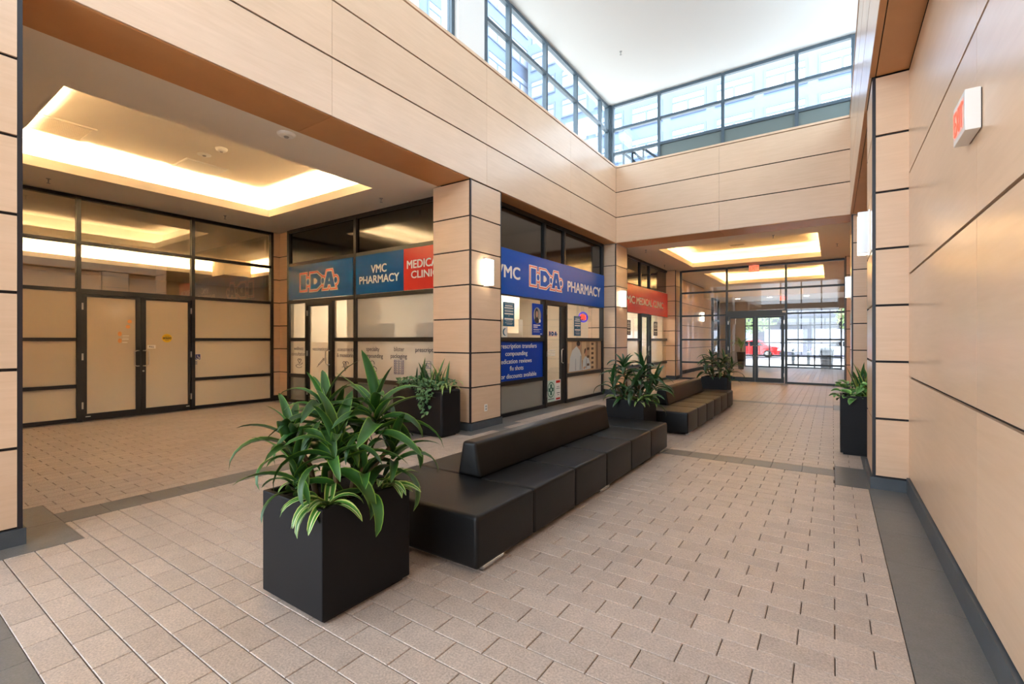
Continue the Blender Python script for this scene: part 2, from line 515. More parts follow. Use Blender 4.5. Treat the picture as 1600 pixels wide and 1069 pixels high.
def sub(r, c):
    """rectangle r minus rectangle c"""
    x0, x1, y0, y1 = r; a0, a1, b0, b1 = c
    if a0 >= x1 or a1 <= x0 or b0 >= y1 or b1 <= y0: return [r]
    o = []
    if a0 > x0: o.append((x0, a0, y0, y1)); x0 = a0
    if a1 < x1: o.append((a1, x1, y0, y1)); x1 = a1
    if b0 > y0: o.append((x0, x1, y0, b0))
    if b1 < y1: o.append((x0, x1, b1, y1))
    return o
tiles = []
def field(x0, x1, y0, y1, ox, oy, along='x'):
    W, T = .3, .15
    A0, A1, C0, C1 = (x0, x1, y0, y1) if along == 'x' else (y0, y1, x0, x1)
    j = math.floor((C0 - oy) / T)
    while oy + j * T < C1:
        c0 = max(C0, oy + j * T); c1 = min(C1, oy + (j + 1) * T)
        off = ox + (W / 2 if j % 2 else 0)
        i = math.floor((A0 - off) / W)
        while off + i * W < A1:
            a0 = max(A0, off + i * W); a1 = min(A1, off + (i + 1) * W)
            r = [(a0, a1, c0, c1) if along == 'x' else (c0, c1, a0, a1)]
            for dk in dark: r = [q for t in r for q in sub(t, dk)]
            tiles.extend(t for t in r if t[1] - t[0] > .02 and t[3] - t[2] > .02)
            i += 1
        j += 1
field(-5.05, .62, -6, 18, .009, .06)
field(-11.05, -5.35, .2, 6.16, .1, -5.35, 'y')
field(-5.35, -5.05, .2, 6.16, .009, .06)
field(-5.3, .62, 18, 28, .009, .06)
def in_view(x, y):
    q = -sin(YAW) * x + cos(YAW) * y; r = cos(YAW) * x + sin(YAW) * y
    return q > .3 and abs(r / q) < 1.12 and 1.45 / q < .76
def hidden(x, y):
    # under the benches or behind the near planter and first bench, seen from the photographer's place
    return (-3.02 < x < -1.78 and (2.2 < y < 6.3 or 7.3 < y < 11.3)) or (-2.7 < x < -2.1 and 1.4 < y < 2.0)
vis = sorted((t for t in tiles if in_view((t[0] + t[1]) / 2, (t[2] + t[3]) / 2) and not hidden((t[0] + t[1]) / 2, (t[2] + t[3]) / 2)),
             key=lambda t: -(t[1] - t[0]) * (t[3] - t[2]) / (((t[0] + t[1]) / 2) ** 2 + ((t[2] + t[3]) / 2) ** 2) ** 1.5)
near = set(vis[:290])
rest = MB()
for t in tiles:
    if t in near: tile_box('paver', *t, TILE)
    else: frustum(rest, *t, .0022)
make('paver_field', rest, TILE, FLOOR, kind='stuff')

# ------------------------------------------------------------------ walls, columns, panels
def panels(parent, pl, hs, zs, m=MAPLE, t=.02, gz=.011, gh=.002, name='panel', d0=0.0):
    for i in range(len(hs) - 1):
        for j in range(len(zs) - 1):
            PB(name, m, parent, pl, (hs[i] + gh, hs[i + 1] - gh, zs[j] + gz, zs[j + 1] - gz, d0, d0 + t))

def column(x0, x1, y0, y1, side, label, zt=4.012):
    g = .02
    mb = MB(); mb.box(x0 + (g if side == 'R' else 0), x1 - (g if side == 'L' else 0), y0 + g, y1 - g, 0, zt)
    c = struct('column', mb, DARKGAP, label, 'column')
    k = .026
    F = Pl('F', y0 + g); panels(c, F, [x0, x1 - k] if side == 'L' else [x0 + k, x1], ZP)
    S = Pl('L', x1 - g) if side == 'L' else Pl('R', x0 + g)
    panels(c, S, [y0 + k, y1 - k], ZP)
    Bk = Pl('F', y1); hs = [x0, x1 - k] if side == 'L' else [x0 + k, x1]
    for j in range(len(ZP) - 1): PB('panel', MAPLE, c, Bk, (hs[0], hs[1], ZP[j] + .011, ZP[j + 1] - .011, 0, g))
    for yy in (y0, y1 - k):
        xx = x1 - k if side == 'L' else x0
        B('corner_trim', TRIM, c, (xx, xx + k, yy, yy + k, .115, zt))
    e = .016
    mb = MB(); mb.box(x0 - (e if side == 'R' else 0), x1 + (e if side == 'L' else 0), y0 - e, y1 + e, 0, .115)
    make('plinth', mb, BASE, c)
    return c
nm = ['nearest', 'second', 'third', 'fourth']
for k, (a, b) in enumerate(CY):
    column(-5.56, XL, a, b, 'L', ['maple panelled column cut by the left edge beside the camera',
        'maple panelled column with a lit wall lamp between the two pharmacy fronts',
        'maple panelled column between the blue pharmacy sign and the red clinic sign',
        'slim far maple column between the red clinic sign and the glazed entrance'][k])
    column(XF, XR + .05, a, b, 'R', ['maple column on the right side behind the camera', 'maple column ending the long right wall near the tall planter',
        'maple column on the right under the far beam behind the tall planter', 'farthest maple column on the right beside the glazed entrance'][k])

# left fascia above the columns
mb = MB(); mb.box(-5.45, XL - .02, -6.5, YB + .02, ZC + .02, 6.0)
WL = struct('wall_left', mb, DARKGAP, 'long maple fascia above the left columns, below the clerestory', 'wall')
panels(WL, Pl('L', XL - .02), [-6.5, -2.65, .315, 3.285, 6.21, 9.24, YB], [ZC, 4.70, 5.365, 6.01])
for a, b in ((-2.65, .315), (.315, 3.285), (3.285, 5.78), (6.62, 9.24), (9.24, YB)):
    x0 = -5.45 if b < 6 else XS - .02
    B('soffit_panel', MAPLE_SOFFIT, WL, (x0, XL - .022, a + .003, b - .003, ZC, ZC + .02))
B('sill_cap', MAPLE, WL, (-5.1, XL + .015, -6.5, YB + .25, 6.012, 6.06))
# back fascia over the corridor
mb = MB(); mb.box(XL - .02, XF, YB + .02, 12.55, ZC + .02, 6.0)
WB = struct('wall_back', mb, DARKGAP, 'maple fascia across the end of the atrium above the corridor opening', 'wall')
panels(WB, Pl('F', YB + .02), [XL, -2.2, XF - .005], [ZC, 4.70, 5.365, 6.01])
for a, b in ((XL, -2.2), (-2.2, XF)):
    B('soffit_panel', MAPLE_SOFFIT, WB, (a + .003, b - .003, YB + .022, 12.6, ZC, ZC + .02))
B('sill_cap', MAPLE, WB, (XL + .015, XF, YB - .015, 12.2, 6.012, 6.06))
# right fascia and right wall
mb = MB(); mb.box(XF - .005, .9, -6.5, YB, ZC + .02, 6.0)
WRF = struct('wall_right_upper', mb, DARKGAP, 'maple fascia above the right wall, seen at a grazing angle', 'wall')
panels(WRF, Pl('R', XF - .005), [-6.5, -2.65, .315, 3.285, 6.21, 9.24, YB], [ZC, 4.70, 5.365, 6.01])
for a, b in ((-2.65, .79), (.79, 3.285), (3.285, 5.78), (6.62, 9.24), (9.24, YB)):
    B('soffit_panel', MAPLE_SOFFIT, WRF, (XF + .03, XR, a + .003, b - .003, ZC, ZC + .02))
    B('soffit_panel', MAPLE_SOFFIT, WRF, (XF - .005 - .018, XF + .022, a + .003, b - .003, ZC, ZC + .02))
B('sill_cap', MAPLE, WRF, (XF - .035, .7, -6.5, YB, 6.012, 6.06))
mb = MB(); mb.box(XR + .02, .95, -6.5, 28.2, 0, 4.6)
WR = struct('wall_right', mb, DARKGAP, 'long right wall of large maple panels with dark joints', 'wall')
RW = Pl('R', XR + .02)
panels(WR, RW, [-5.8, -2.8, -.05], [.15, 1.10, 2.07, 3.02, 4.0], gz=.01)
panels(WR, RW, [.3, 3.25, 5.79], [.15, 1.10, 2.07, 3.02, 4.0], gz=.01)
panels(WR, RW, [6.6, 9.2, 11.85], [.15, 1.10, 2.07, 3.02, 4.0], gz=.01)
panels(WR, RW, [12.67, 15.1, 17.61], [.15, 1.10, 2.07, 3.02, 4.0], gz=.01)
panels(WR, RW, [18.39, 21, 24.5, 27.9], [.15, 1.10, 2.07, 3.02, 4.0], gz=.01)
for a, b in ((-6, -.05), (.79, 5.77), (6.63, 11.83), (12.69, 17.59), (18.41, 27.8)):
    mb = MB(); mb.box(XR - .018, XR + .02, a, b, 0, .145)
    struct('baseboard_right', mb, BASE, {.79: 'slate baseboard along the near right wall', 6.63: 'slate baseboard behind the tall planter'}.get(a, 'slate baseboard farther along the right wall, bay starting %.0f m away' % abs(a)), 'baseboard')
# unseen rear end of the atrium: assumed glazing, added for frontal fill light
mb = MB(); mb.box(-6, 1, -6.75, -6.55, 0, .3); mb.box(-6, 1, -6.75, -6.55, 3.9, 4.3); mb.box(-6, -5.1, -6.75, -6.55, 0, 8); mb.box(.6, 1, -6.75, -6.55, 0, 8)
for x in (-3.4, -2.0, -.7): mb.box(x - .04, x + .04, -6.7, -6.6, .3, 7.9)
struct('window_10', mb, FRAME_B, 'unseen glazed end of the atrium, added behind the camera to let fill light in', 'window')

# ------------------------------------------------------------------ ceilings and coves
def ring(mb, X0, X1, Y0, Y1, x0, x1, y0, y1, z0, z1):
    mb.box(X0, x0, Y0, Y1, z0, z1); mb.box(x1, X1, Y0, Y1, z0, z1); mb.box(x0, x1, Y0, y0, z0, z1); mb.box(x0, x1, y1, Y1, z0, z1)
def cove(name, label, X0, X1, Y0, Y1, x0, x1, y0, y1, zc=ZC, up=.45, s=.26, led=None):
    mb = MB(); ring(mb, X0, X1, Y0, Y1, x0, x1, y0, y1, zc, zc + .04)
    c = struct(name, mb, CEILW, label, 'ceiling')
    mb = MB(); ring(mb, x0 - .03, x1 + .03, y0 - .03, y1 + .03, x0, x1, y0, y1, zc + .04, zc + .15); make('cove_lip', mb, CEILW, c)
    mb = MB(); ring(mb, x0 - s - .05, x1 + s + .05, y0 - s - .05, y1 + s + .05, x0 - s, x1 + s, y0 - s, y1 + s, zc + .04, zc + up)
    mb.box(x0 - s - .05, x1 + s + .05, y0 - s - .05, y1 + s + .05, zc + up, zc + up + .05); make('cove_recess', mb, CEILW, c)
    o = .13; a = .015
    for q in ((x0 - o - a, x0 - o + a, y0 - o, y1 + o), (x1 + o - a, x1 + o + a, y0 - o, y1 + o), (x0 - o, x1 + o, y0 - o - a, y0 - o + a), (x0 - o, x1 + o, y1 + o - a, y1 + o + a)):
        B('light_strip', led or LED, c, (*q, zc + .045, zc + .065))
    return c
C1 = cove('ceiling', 'flat ceiling of the left wing with a large glowing recessed cove', XD - .05, -5.45, .15, 6.2, -9.71, -6.42, 1.36, 5.22)
C2 = cove('ceiling', 'corridor ceiling with a glowing recessed cove before the glazed entrance', -5.3, .62, 12.6, 18.02, -4.08, -.29, 13.35, 17.25, led=LED_C)
C3 = cove('ceiling', 'vestibule ceiling with a glowing cove beyond the glazed entrance', -5.3, .62, 18.02, 24.5, -4.12, -.27, 19.2, 23.4, led=LED_C)
mb = MB(); mb.box(-5.3, 1.0, -6.8, 12.4, 7.88, 8.1)
struct('ceiling', mb, CEILA, 'high white ceiling of the atrium above the clerestory windows', 'ceiling')
mb = MB(); mb.box(-24.4, -5.45, -2.4, 30, 4.75, 5.0); mb.box(-5.45, .95, 12.55, 30, 4.75, 5.0)  # unseen slab added to keep sky light out of the rooms below
struct('roof', mb, WHITE, 'unseen flat roof over the side wing and corridor, added to block sky light', 'roof')

# ------------------------------------------------------------------ shell of rooms behind the glazing
def wall(name, label, m, *boxes):
    mb = MB()
    for b in boxes: mb.box(*b)
    return struct(name, mb, m, label, 'wall')
wall('wall_wing_near', 'plain unseen wall added to close the near side of the left wing to outside light', CREAM, (-17.3, -5.56, .05, .2, 0, 4.7))  # unseen, added so that no outside light enters the wing here
wall('wall_wing_far', 'cream wall of the room behind the frosted double doors', CREAM, (-24.2, -24.0, -2.2, 12.2, 0, 4.7), (-24.0, -10.75, 12.0, 12.2, 0, 4.7), (-24.0, -17.3, -2.2, -2.0, 0, 4.7), (-17.3, -17.2, -2.2, .2, 0, 4.7))
wall('wall_wing_block', 'square cream bulkhead in the cove of the room behind the double doors', CREAM, (-20.2, -19.2, 8.6, 9.6, 3.95, 4.6))
CK = cove('ceiling', 'ceiling with a long glowing cove in the room behind the frosted double doors', -24.1, XD - .05, -2.1, 12.1, -20.3, -13.2, -1.2, 9.9, up=.55)
mb = MB(); mb.box(-24.1, XD - .1, -2.1, 12.1, -.2, -.005)
struct('floor', mb, TILE_D, 'dark floor of the room behind the frosted double doors', 'floor')
wall('wall_wing_inner', 'maple brown lower wall in the room behind the double doors', MAPLE_SOFFIT, (-23.98, -23.9, -2, 12, 0, 3.2))
wall('wall_pharmacy', 'cream back wall inside the pharmacy', CREAM, (-9.0, -8.9, 6.6, 17.6, 0, 4.0), (-10.7, -5.2, 17.45, 17.6, 0, 4.0), (-8.9, -5.2, 12.1, 12.3, 0, 4.0), (-10.75, -10.6, 6.3, 17.6, 0, 4.7))
cb = MB(); cb.box(-10.7, -5.2, 6.3, 17.6, 2.9, 3.0)
PC = struct('ceiling', cb, WHITE, 'white ceiling inside the pharmacy behind the shop windows', 'ceiling')
for i, y in enumerate((7.6, 10.2, 13.8, 16.2)):
    B('light_panel', PANEL_L, PC, (-7.6, -6.2, y - .3, y + .3, 2.885, 2.9))
B('light_panel', PANEL_L, PC, (-9.8, -9.2, 6.9, 8.9, 2.885, 2.9))
wall('wall_corner', 'narrow maple panel strip in the corner beside the frosted doors', DARKGAP, (XD - .05, -10.62, YI + .02, YI + .12, 0, 4.0), (XD - .12, XD + .04, 6.03, 6.2, 0, 4.0))
WC = bpy.data.objects['wall_corner']
panels(WC, Pl('F', YI + .02), [-10.97, -10.62], ZP); panels(WC, Pl('L', XD + .04), [6.03, YI + .02], ZP)

# ------------------------------------------------------------------ glazing
def window(name, label, pl, vert, horiz, panes, fm=FRAME, w=.03, dep=(-.06, .04)):
    root = thing(name, label, 'window', kind='structure')
    for h, z0, z1 in vert: PB('mullion', fm, root, pl, (h - w, h + w, z0, z1, *dep))
    for z, h0, h1 in horiz: PB('transom', fm, root, pl, (h0 + w, h1 - w, z - w, z + w, dep[0] + .005, dep[1] - .005))
    for h0, h1, z0, z1, m in panes: PB('pane', m, root, pl, (h0 + w, h1 - w, z0 + w, z1 - w, -.012, -.004))
    return root

def handle(pl, h, z0, z1, out, parent, m=STEEL):
    """D pull: two stubs and a bar set off to the side 'out'"""
    mb = MB(); r = .011
    mb.tube([pl.P(h, z0, .0), pl.P(h, z0, .045), pl.P(h + out * .5, z0, .06), pl.P(h + out, z0 + .02, .062), pl.P(h + out, z1 - .02, .062), pl.P(h + out * .5, z1, .06), pl.P(h, z1, .045), pl.P(h, z1, .0)], r, 8)
    return make('handle', mb, m, parent, smooth=True)

def door(name, label, pl, h0, h1, zt, leaves, fm=FRAME, jamb=.07, head=.09):
    """leaves: (h0, h1, glass h0, glass h1, glass z0, glass z1, pane material, handle h, handle z0, z1, out)"""
    root = thing(name, label, 'door', kind='structure')
    PB('door_frame', fm, root, pl, (h0, h0 + jamb, 0, zt, -.06, .05), (h1 - jamb, h1, 0, zt, -.06, .05), (h0 + jamb, h1 - jamb, zt - head, zt, -.06, .05))
    for a, b, ga, gb, gz0, gz1, pm, hh, hz0, hz1, out in leaves:
        lf = PB('door_leaf', fm, root, pl, (a, ga, .012, zt - head - .004, -.03, .03), (gb, b, .012, zt - head - .004, -.03, .03), (ga, gb, .012, gz0, -.03, .03), (ga, gb, gz1, zt - head - .004, -.03, .03))
        if isinstance(pm, list):
            for z0, z1, mm in pm: PB('pane', mm, lf, pl, (ga, gb, z0, z1, -.006, .004))
        else: PB('pane', pm, lf, pl, (ga, gb, gz0, gz1, -.006, .004))
        if hh is not None: handle(pl, hh, hz0, hz1, out, lf)
        mb = MB()
        for z in (.28, 1.15, 2.05):
            e = a if (hh is not None and hh > (a + b) / 2) else b
            pl.box(mb, e - .012, e + .012, z - .06, z + .06, .03, .055)
        make('hinge', mb, STEEL, lf)
    return root

# frosted glazed wall with double doors, left wing
D = Pl('L', XD); hs = [.25, 2.53, 4.33, 6.0]
V = [(h, 0, 4.01) for h in (hs[0], hs[3])] + [(2.53, 2.36, 4.01), (4.33, 2.36, 4.01)]
Hh = []; Pn = []
for a, b in ((.25, 2.53), (4.33, 6.0)):
    for z in (.04, .63, 1.46, 2.33, 3.18, 3.98): Hh.append((z, a, b))
    for i in range(5): Pn.append((a, b, ZT[i], ZT[i + 1], FILM_D if i < 3 else GLASS_MIR))
for z in (3.18, 3.98): Hh.append((z, 2.53, 4.33))
Pn += [(2.53, 4.33, 2.33, 3.18, GLASS_MIR), (2.53, 4.33, 3.18, 3.985, GLASS_MIR)]
WIN1 = window('window_1', 'black framed glazed wall of frosted panes around the double doors, left wing', D, V, Hh, Pn)
DOOR1 = door('door_1', 'black framed double doors with frosted glass in the left wing', D, 2.50, 4.36, 2.36, [
    (2.575, 3.43, 2.64, 3.355, .125, 2.225, FILM_D, 3.40, .95, 1.245, -.075),
    (3.435, 4.285, 3.515, 4.24, .125, 2.225, FILM_D, 3.47, .95, 1.245, .085)])
PB('lock_cylinder', STEEL, DOOR1, D, (3.455, 3.485, .835, .865, .03, .05), bevel=.008)
PB('kick_label', PRINTW, DOOR1, D, (2.62, 2.69, .07, .082, .03, .034), (4.20, 4.26, .075, .087, .03, .034))

# shopfront 1, faces the wing
I = Pl('F', YI)
Hh = [(2.33, -10.55, -5.6), (3.19, -10.55, -5.6), (3.98, -10.55, -5.6), (1.46, -10.55, -9.78), (.63, -10.55, -9.78), (1.46, -8.9, -8.09), (.63, -8.9, -8.09), (1.46, -8.09, -5.6), (.63, -8.09, -5.6), (.03, -10.55, -9.84), (.03, -8.9, -8.09), (.03, -8.09, -5.6)]
Pn = []
for a, b in ((-10.55, -9.80), (-8.86, -8.09), (-8.09, -5.6)):
    Pn += [(a, b, .03, .63, FILM_G), (a, b, .63, 1.46, FILM_W), (a, b, 1.46, 2.33, FILM_T)]
Pn += [(-10.55, -8.09, 3.19, 3.985, BLACKGLASS), (-8.09, -5.6, 3.19, 3.985, BLACKGLASS)]
V = [(-10.55, 0, 4.01), (-8.09, 0, 4.01)]
WIN2 = window('window_2', 'black framed pharmacy shopfront facing the left wing, behind the near planter', I, V, Hh, Pn, w=.04)
DOOR2 = door('door_2', 'narrow glazed pharmacy door beside the frosted wellness panels', I, -9.84, -8.84, 2.30, [
    (-9.77, -8.91, -9.72, -9.0, .12, 2.2, [(.12, 1.40, FILM_W), (1.40, 2.2, FILM_T)], -8.95, .92, 1.22, -.11)])

# shopfront 2 (pharmacy) and 3 (clinic), face the concourse
S = Pl('L', XS)
def shopfront(o, name, dname, label, dlabel, pn):
    V = [(8.66 + o, 2.3, 4.01), (9.56 + o, 2.3, 4.01), (11.72 + o, 0, 4.01), (8.66 + o, 0, 2.3)]
    e = 11.72 + o; s0 = 6.6 + o
    Hh = [(2.33, s0, e), (3.98, s0, e), (1.46, s0, 8.66 + o), (.63, s0, 8.66 + o), (1.46, 9.62 + o, e), (.63, 9.62 + o, e), (.03, s0, 8.66 + o), (.03, 9.62 + o, e)]
    P = []
    for a, b in ((s0, 8.66 + o), (9.60 + o, e)):
        P += [(a, b, .03, .63, FILM_G if a == s0 else FILM_W), (a, b, .63, 1.46, pn), (a, b, 1.46, 2.33, GLASS)]
    for a, b in ((s0, 8.66 + o), (8.66 + o, 9.56 + o), (9.56 + o, e)): P.append((a, b, 3.15, 3.985, BLACKGLASS))
    wn = window(name, label, S, V, Hh, P, w=.04)
    dr = door(dname, dlabel, S, 8.66 + o, 9.66 + o, 2.31, [(8.73 + o, 9.59 + o, 8.77 + o, 9.40 + o, .09, 2.2, [(.09, 2.2, GLASS)], 9.46 + o, .93, 1.24, -.1)])
    return wn, dr
WIN3, DOOR3 = shopfront(0, 'window_3', 'door_3', 'pharmacy shopfront under the bright blue sign between two columns', 'black framed glass pharmacy door under the blue sign', FILM_W)
WIN4, DOOR4 = shopfront(6.06, 'window_4', 'door_4', 'clinic shopfront under the red sign farther along', 'black framed glass clinic door under the red sign', FILM_T)

# glazed entrance at the corridor end
G = Pl('F', YG)
V = [(-4.67, 0, 4.01), (-3.09, 0, 4.01), (-1.28, 0, 4.01), (.33, 0, 4.01)]
Hh = []; Pn = []
for a, b in ((-4.67, -3.09), (-1.28, .33)):
    for z in ZT: Hh.append((z, a, b))
    for i in range(5): Pn.append((a, b, ZT[i], ZT[i + 1], GLASS))
Hh += [(3.18, -3.09, -1.28), (3.985, -3.09, -1.28)]
Pn += [(-3.09, -1.28, 2.44, 3.18, GLASS), (-3.09, -1.28, 3.18, 3.985, GLASS)]
FRAME_G = mat('dark_slate_aluminium', (40, 52, 60), .4)
WIN5 = window('window_5', 'dark framed glass wall closing the corridor before the vestibule', G, V, Hh, Pn, fm=FRAME_G)
DOOR5 = door('door_5', 'glass double doors with a deep dark operator header at the corridor end', G, -3.13, -1.24, 2.46, [
    (-3.04, -2.20, -2.98, -2.27, .16, 2.2, GLASS, -2.235, .9, 1.25, -.08),
    (-2.19, -1.33, -2.11, -1.42, .16, 2.2, GLASS, -2.15, .9, 1.25, .08)], fm=FRAME_G, head=.2)
PB('operator_label', PRINTW, DOOR5, G, (-1.38, -1.28, 2.36, 2.42, .05, .055))

# outer entrance glazing beyond the vestibule
wall('wall_vestibule', 'maple panelled side wall of the vestibule behind the glass', DARKGAP, (-5.5, -5.27, 18.4, 28.2, 0, 4.6))
WV = bpy.data.objects['wall_vestibule']
panels(WV, Pl('L', -5.27), [18.42, 21.4, 24.4, 27.9], [.15, 1.10, 2.07, 3.02, 4.0])
wall('wall_vestibule_end', 'taupe bulkhead above the outer entrance glazing', TAUPE, (-5.3, .62, 27.9, 28.1, 3.0, 4.6), (-5.3, -3.9, 27.9, 28.1, 0, 3.0))
cb = MB(); cb.box(-5.3, .62, 24.5, 28, 3.5, 3.6); cb.box(-5.3, .62, 24.5, 24.6, 3.6, 4.3)
VC = struct('ceiling', cb, CEILW, 'lower ceiling with downlights before the outer entrance', 'ceiling')
mb = MB()
for x, y in ((-3.6, 26), (-2.3, 26), (-1.0, 26)): mb.lathe([(.09, 3.488), (.09, 3.5)], x, y, 14)
for i, (x, y) in enumerate(((-3.9, 25.6), (-2.5, 25.6), (-1.0, 25.6))):
    mb = MB(); mb.lathe([(.1, 3.485), (.1, 3.5)], x, y, 14); make('downlight', mb, DOWN, VC)
O = Pl('F', 28.0)
V = [(x, 0, 3.0) for x in (-3.9, -3.45, -2.75, -1.45, -.75, -.1, .35)]
Hh = [(z, a, b) for z in (.04, .62, 1.3, 2.2, 2.97) for a, b in ((-3.9, -3.45), (-3.45, -2.75), (-2.75, -1.45), (-1.45, -.75), (-.75, -.1), (-.1, .35))]
Pn = [(a, b, .04, 2.97, GLASS) for a, b in ((-3.9, -3.45), (-3.45, -2.75), (-2.75, -1.45), (-1.45, -.75), (-.75, -.1), (-.1, .35))]
window('window_6', 'outer entrance glazing with dark bars looking onto the bright street', O, V, Hh, Pn, fm=FRAME_G)
# glazed side screen inside the vestibule
SS = Pl('L', -4.35)
window('window_7', 'narrow glazed side screen inside the vestibule beyond the glass doors', SS, [(22.0, 0, 3.3), (23.3, 0, 3.3)], [(z, 22.0, 23.3) for z in (.04, 1.46, 2.33, 3.27)], [(22.0, 23.3, .04, 3.27, GLASS)], fm=FRAME_G)

# ------------------------------------------------------------------ clerestory
CL = Pl('L', -5.1)
ys = [-6.4, -5.0, -3.6, -2.2, -.8, .6, 2.0, 3.4, 4.7, 5.72]; yr = [6.6, 7.36, 8.74, 10.19, 11.62, 12.12]
V = [(y, 6.08, 7.86) for y in ys + yr]
Hh = []; Pn = []
for L_ in (ys, yr):
    for a, b in zip(L_[:-1], L_[1:]):
        Hh += [(z, a, b) for z in (6.12, 7.17, 7.84)]
        Pn += [(a, b, 6.12, 7.17, GLASS_SKY), (a, b, 7.17, 7.84, GLASS_SKY)]
window('window_8', 'left clerestory band of blue grey framed panes above the maple fascia', CL, V, Hh, Pn, fm=FRAME_B, w=.035)
mb = MB(); mb.box(-5.35, -4.98, 5.76, 6.44, 6.06, 7.88)
struct('pillar', mb, WHITE, 'white pillar interrupting the left clerestory windows', 'pillar')
mb = MB(); mb.box(-5.2, -5.02, 12.12, 12.3, 6.06, 7.88)
struct('pillar', mb, FRAME_B, 'blue grey corner post where the two clerestory bands meet', 'pillar')
CB = Pl('F', 12.19)
xs = [-4.98, -3.71, -2.18, -.66, .36, .9]
V = [(x, 6.08, 7.86) for x in xs]; Hh = []; Pn = []
for i, (a, b) in enumerate(zip(xs[:-1], xs[1:])):
    Hh += [(z, a, b) for z in (6.53, 7.19, 7.84)] + [(6.1, a, b)]
    Pn += [(a, b, 6.53, 7.19, GLASS_SKY), (a, b, 7.19, 7.84, GLASS_SKY), (a, b, 6.1, 6.53, GLASS_SKY if i == 0 else SPANDREL_G)]
W9 = window('window_9', 'end clerestory band with grey infill panels below, over the corridor opening', CB, V, Hh, Pn, fm=FRAME_B, w=.035)
mb = MB(); CBo = Pl('F', 12.4)
for a, b, c in ((-4.75, -4.4, 0), (-4.5, -4.2, 0), (-4.2, -3.8, 0)):
    mb.tube([CBo.P(a, 6.6), CBo.P(b + .15, 6.1)], .035, 6)
for x in (-4.75, -4.5, -4.2): mb.tube([CBo.P(x, 6.1), CBo.P(x, 6.6)], .03, 6)
make('roof_strut', mb, FRAME_G, W9)
CR = Pl('R', .68); V = []; Hh = []; Pn = []  # right clerestory assumed by symmetry and added for its daylight
yy = [-6.4 + 1.53 * i for i in range(13)]
for y in yy: V.append((y, 6.08, 7.86))
for a, b in zip(yy[:-1], yy[1:]):
    Hh += [(z, a, b) for z in (6.12, 7.17, 7.84)]; Pn.append((a, b, 6.12, 7.84, GLASS_SKY))
window('window_11', 'assumed right clerestory band above the right fascia, added to let daylight in', CR, V, Hh, Pn, fm=FRAME_B, w=.035)

# ------------------------------------------------------------------ signs
def sign(name, label, pl, panels_, group=None):
    root = thing(name, label, 'sign', group=group)
    for h0, h1, z0, z1, m in panels_: PB('sign_panel', m, root, pl, (h0, h1, z0, z1, .03, .05))
    return root

LOGO = [[(.07, .06), (.26, .06), (.26, .375), (.07, .375)],
        circ(.345, .215, .052, 14, .062),
        [(.44, .05), (.67, .05), (.82, .135), (.82, .285), (.67, .375), (.44, .375)],
        circ(.885, .205, .05, 14, .06),
        [(.92, .05), (1.04, .385), (1.19, .385), (1.31, .05), (1.175, .05), (1.15, .115), (1.065, .115), (1.045, .05)],
        circ(1.335, .19, .05, 14, .06)]
HOLES = [[(.56, .145), (.625, .145), (.69, .185), (.69, .235), (.625, .28), (.56, .28)], [(1.085, .18), (1.14, .18), (1.113, .27)]]
def logo(pl, h0, z0, sc, parent, d=.053, body=BLUE_D):
    def shp(loops, o): return [[(h0 + x * sc, z0 + z * sc) for x, z in (offset_poly(l, o) if o else l)] for l in loops]
    flat('logo_outer_outline', PRINTW, parent, pl, shp(LOGO, .068), d)
    flat('logo_red_outline', RED_L, parent, pl, shp(LOGO, .050), d + .002)
    flat('logo_inner_outline', PRINTW, parent, pl, shp(LOGO, .026), d + .004)
    flat('logo_letters', body, parent, pl, shp(LOGO, 0), d + .006)
    flat('logo_counters', PRINTW, parent, pl, shp(HOLES, 0), d + .008)

s1 = sign('pharmacy_sign', 'blue shop sign with outlined I.D.A. letters above the narrow frosted door', I, [(-10.5, -8.14, 2.375, 3.15, BLUE_D)])
logo(I, -10.06, 2.53, 1.02, s1)
s2 = sign('clinic_sign', 'half blue half red sign reading VMC PHARMACY and MEDICAL CLINIC, partly behind the column', I, [(-8.04, -6.635, 2.375, 3.15, BLUE_D), (-6.633, -5.58, 2.375, 3.15, RED)])
text('VMC', I, -7.56, -7.11, 2.775, .155, PRINTW, s2, .053, .038)
text('PHARMACY', I, -7.92, -6.755, 2.575, .148, PRINTW, s2, .053, .038)
text('MEDICAL', I, -6.54, -5.68, 2.775, .145, PRINTW, s2, .053, .038)
text('CLINIC', I, -6.43, -5.75, 2.59, .13, PRINTW, s2, .053, .038)
s3 = sign('pharmacy_sign', 'bright blue sign reading VMC I.D.A. PHARMACY along the concourse shopfront', S, [(6.64, 11.76, 2.31, 3.17, BLUE)])
text('VMC', S, 6.86, 7.66, 2.625, .225, PRINTW, s3, .053, .038)
logo(S, 7.99, 2.53, 1.0, s3, body=BLUE)
text('PHARMACY', S, 9.66, 11.50, 2.575, .235, PRINTW, s3, .053, .038)
s4 = sign('clinic_sign', 'red sign reading VMC MEDICAL CLINIC above the farther shopfront', S, [(12.7, 17.74, 2.29, 3.15, RED)])
text('VMC', S, 13.05, 14.12, 2.575, .215, PRINTW, s4, .053, .038)
text('MEDICAL', S, 14.27, 15.79, 2.575, .215, PRINTW, s4, .053, .038)
text('CLINIC', S, 15.91, 17.03, 2.575, .215, PRINTW, s4, .053, .038)

